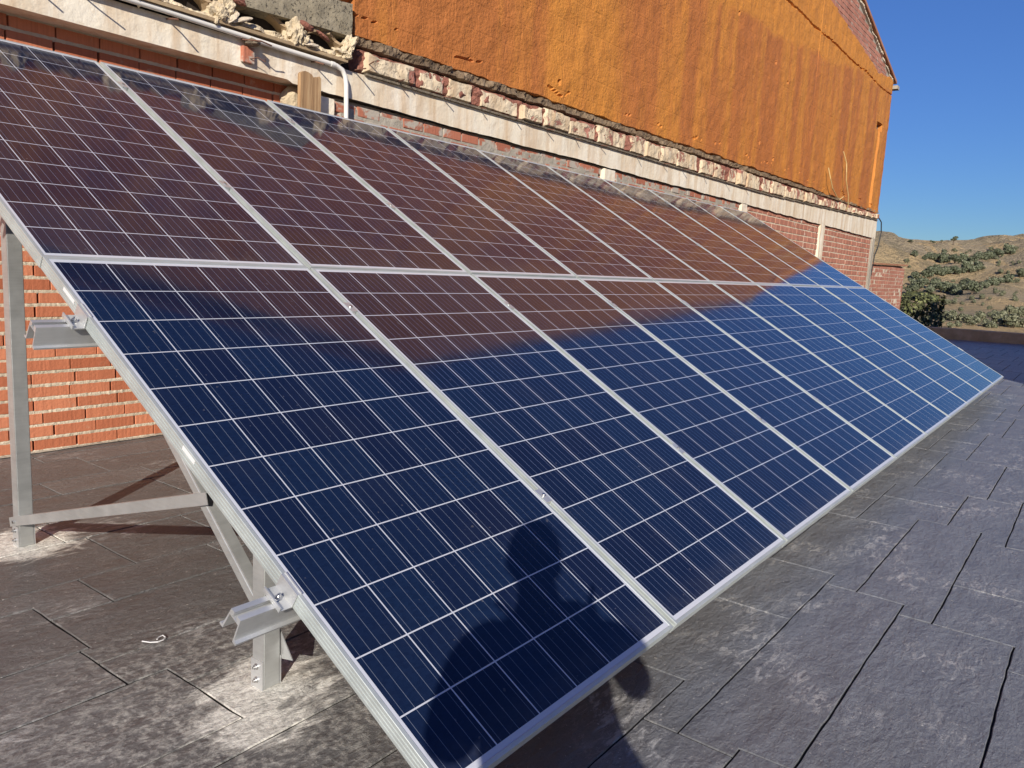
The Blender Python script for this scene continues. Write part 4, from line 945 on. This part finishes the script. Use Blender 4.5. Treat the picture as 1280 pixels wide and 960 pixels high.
for sg, sh, el_, wr in ((1, (.33, .135, .035), (.20, .165, -.235), (.075, .075, -.085)), (-1, (.33, -.245, .055), (.17, -.325, -.155), (.070, -.175, -.03))):
    s0 = jv(bp(.35, -.05 + sg * .10, .01), .105, ch); s1 = jv(bp(*sh), .085, s0)
    m0 = jv((bp(*sh) + bp(*el_)) / 2, .066, s1); e0 = jv(bp(*el_), .058, m0); m1 = jv((bp(*el_) + bp(*wr)) / 2, .05, e0); w0 = jv(bp(*wr), .031, m1)
    if sg == 1:
        pc = hp(-0.048, -0.045, -0.022); p0 = jv(pc, .023, w0)
        FN = [[(-.036, .022, -.008), (-.020, .028, -.006), (-.012, .026, -.008)], [(-.072, -.012, -.018), (-.092, .004, -.018), (-.108, .012, -.016)], [(-.044, -.014, .002), (-.034, -.012, .0065), (-.026, -.012, .0060)], [(-.042, -.034, .002), (-.033, -.034, .0065), (-.026, -.034, .0060)], [(-.034, -.068, -.026), (-.016, -.062, -.028), (-.002, -.050, -.027)]]
    else:
        pc = hp(0.150, -0.035, -0.024); p0 = jv(pc, .024, w0)
        FN = [[(.156, .018, -.012), (.164, .042, -.010), (.168, .062, -.010)], [(.150, -.008, .002), (.132, -.006, .0045), (.112, -.006, .0035)], [(.150, -.026, .002), (.132, -.024, .0045), (.114, -.024, .0035)], [(.149, -.044, .000), (.134, -.044, .0040), (.120, -.044, .0035)], [(.140, -.060, -.026), (.120, -.048, -.030), (.100, -.036, -.028)]]
    for fi, ch_ in enumerate(FN):
        pr2 = p0
        for q, c_ in enumerate(ch_): pr2 = jv(hp(*c_), (.0098, .0085, .0070)[q] * (1.15 if fi == 4 else 1), pr2)
for sg in (1, -1):
    h0 = jv(bp(.66, -.12 + sg * .10, -.52), .110, pel); k0 = jv(bp(.54, -.05 + sg * .13, -.66), .090, h0); k1 = jv(bp(.42, -.05 + sg * .15, -.80), .066, k0)
    c0 = jv(bp(.53, -.05 + sg * .15, -.97), .062, k1); a0 = jv(bp(.62, -.05 + sg * .15, -1.155), .042, c0); f0 = jv(bp(.55, -.05 + sg * .155, -1.185), .044, a0); t0 = jv(bp(.43, -.05 + sg * .165, -1.197), .032, f0)
me = bpy.data.meshes.new('person'); me.from_pydata(verts, edges, [])
tmp = bpy.data.objects.new('person_rig', me); COL.objects.link(tmp)
md = tmp.modifiers.new('Skin', 'SKIN'); md.use_smooth_shade = True
for i, r_ in enumerate(rad): me.skin_vertices[0].data[i].radius = (r_, r_)
me.skin_vertices[0].data[0].use_root = True
sb = tmp.modifiers.new('Sub', 'SUBSURF'); sb.levels = 2; sb.render_levels = 2
dg = bpy.context.evaluated_depsgraph_get(); body = bpy.data.meshes.new_from_object(tmp.evaluated_get(dg)); bpy.data.objects.remove(tmp)
bm = bmesh.new(); bm.from_mesh(body)
for f in bm.faces:
    c = f.calc_center_median() - CAM; b_, l_, u_ = c.dot(HB), c.dot(LF), c.dot(UP)
    hand = c.length < 0.235 and b_ < 0.075
    f.material_index = 3 if u_ < -1.11 else 2 if (u_ < -0.46 and b_ > .30) else 0 if (hand or (u_ > .115 and b_ < .34)) else 1
# head
HC = bp(.245, .010, .250)
def headpt(x, y, z): return HC - HB * x + LF * y + UP * z          # x forward, y left
hm = bmesh.new(); bmesh.ops.create_icosphere(hm, subdivisions=4, radius=1.0)
for v in hm.verts:
    x, y, z = v.co
    X, Y_, Z_ = x * 0.096, y * 0.074, z * 0.118
    if z < 0: Y_ *= 1 + 0.22 * z; X *= 1 + (0.10 * z if x > 0 else 0.42 * z)
    if x > 0.55: X = 0.055 + (X - 0.055) * 0.85
    nz = max(0, 1 - abs(y) / 0.16) * max(0, 1 - abs(z + 0.14) / 0.26) * (x > 0); X += 0.024 * nz * (1 - max(0, z + 0.14) * 2.2)
    for sy in (-1, 1):
        e_ = math.exp(-(((y - sy * 0.40) / 0.17) ** 2 + ((z - 0.04) / 0.11) ** 2)); X -= 0.012 * e_ * (x > 0)
    X += 0.006 * math.exp(-((y / 0.32) ** 2 + ((z + 0.50) / 0.07) ** 2)) * (x > 0) - 0.005 * math.exp(-((y / 0.30) ** 2 + ((z + 0.545) / 0.03) ** 2)) * (x > 0)
    X += 0.010 * math.exp(-((y / 0.3) ** 2 + ((z + 0.85) / 0.14) ** 2)) * (x > 0)
    v.co = headpt(X, Y_, Z_)
for sy in (-1, 1):
    g = bmesh.ops.create_icosphere(hm, subdivisions=2, radius=1.0)
    for v in g['verts']: x, y, z = v.co; v.co = headpt(-0.004 + x * 0.018 - z * 0.006, sy * (0.073 + 0.004 * x) + y * 0.008, -0.012 + z * 0.032)
tmpm = bpy.data.meshes.new('head'); hm.to_mesh(tmpm); hm.free()
n0 = len(bm.faces); bm.from_mesh(tmpm); bm.faces.ensure_lookup_table()
for f in bm.faces[n0:]: f.material_index = 0; f.smooth = True
person = obj('person', bm, [M_SKIN, M_JACKET, M_JEANS, M_SHOE], smooth=True)
tag(person, 'photographer in dark clothes stooping behind the phone, seen only as a shadow', 'person')
bm = bmesh.new(); bmesh.ops.create_icosphere(bm, subdivisions=4, radius=1.0)
for v in list(bm.verts):
    x, y, z = v.co; k = 1 + 0.02 * fbm(x * 4, y * 4, z * 4, 3, 1.5)
    v.co = headpt(-0.006 + x * 0.101 * k, y * 0.080 * k, 0.010 + z * 0.120 * k); 
    if (x > 0.30 and z < 0.52) or z < -0.45: v.co = headpt(x * 0.05, y * 0.05, z * 0.05)
obj('hair', bm, M_HAIR, person, smooth=True)
for sy in (-1, 1):
    bm = bmesh.new(); bmesh.ops.create_icosphere(bm, subdivisions=3, radius=0.0115); bm.transform(Matrix.Translation(headpt(0.0735, sy * 0.030, 0.004))); ob_ = obj('eye', bm, M_EYE, person, smooth=True)
    bm = bmesh.new(); bmesh.ops.create_icosphere(bm, subdivisions=2, radius=0.0058); bm.transform(Matrix.Translation(headpt(0.0805, sy * 0.030, 0.004))); obj('iris', bm, M_HAIR, ob_, smooth=True)
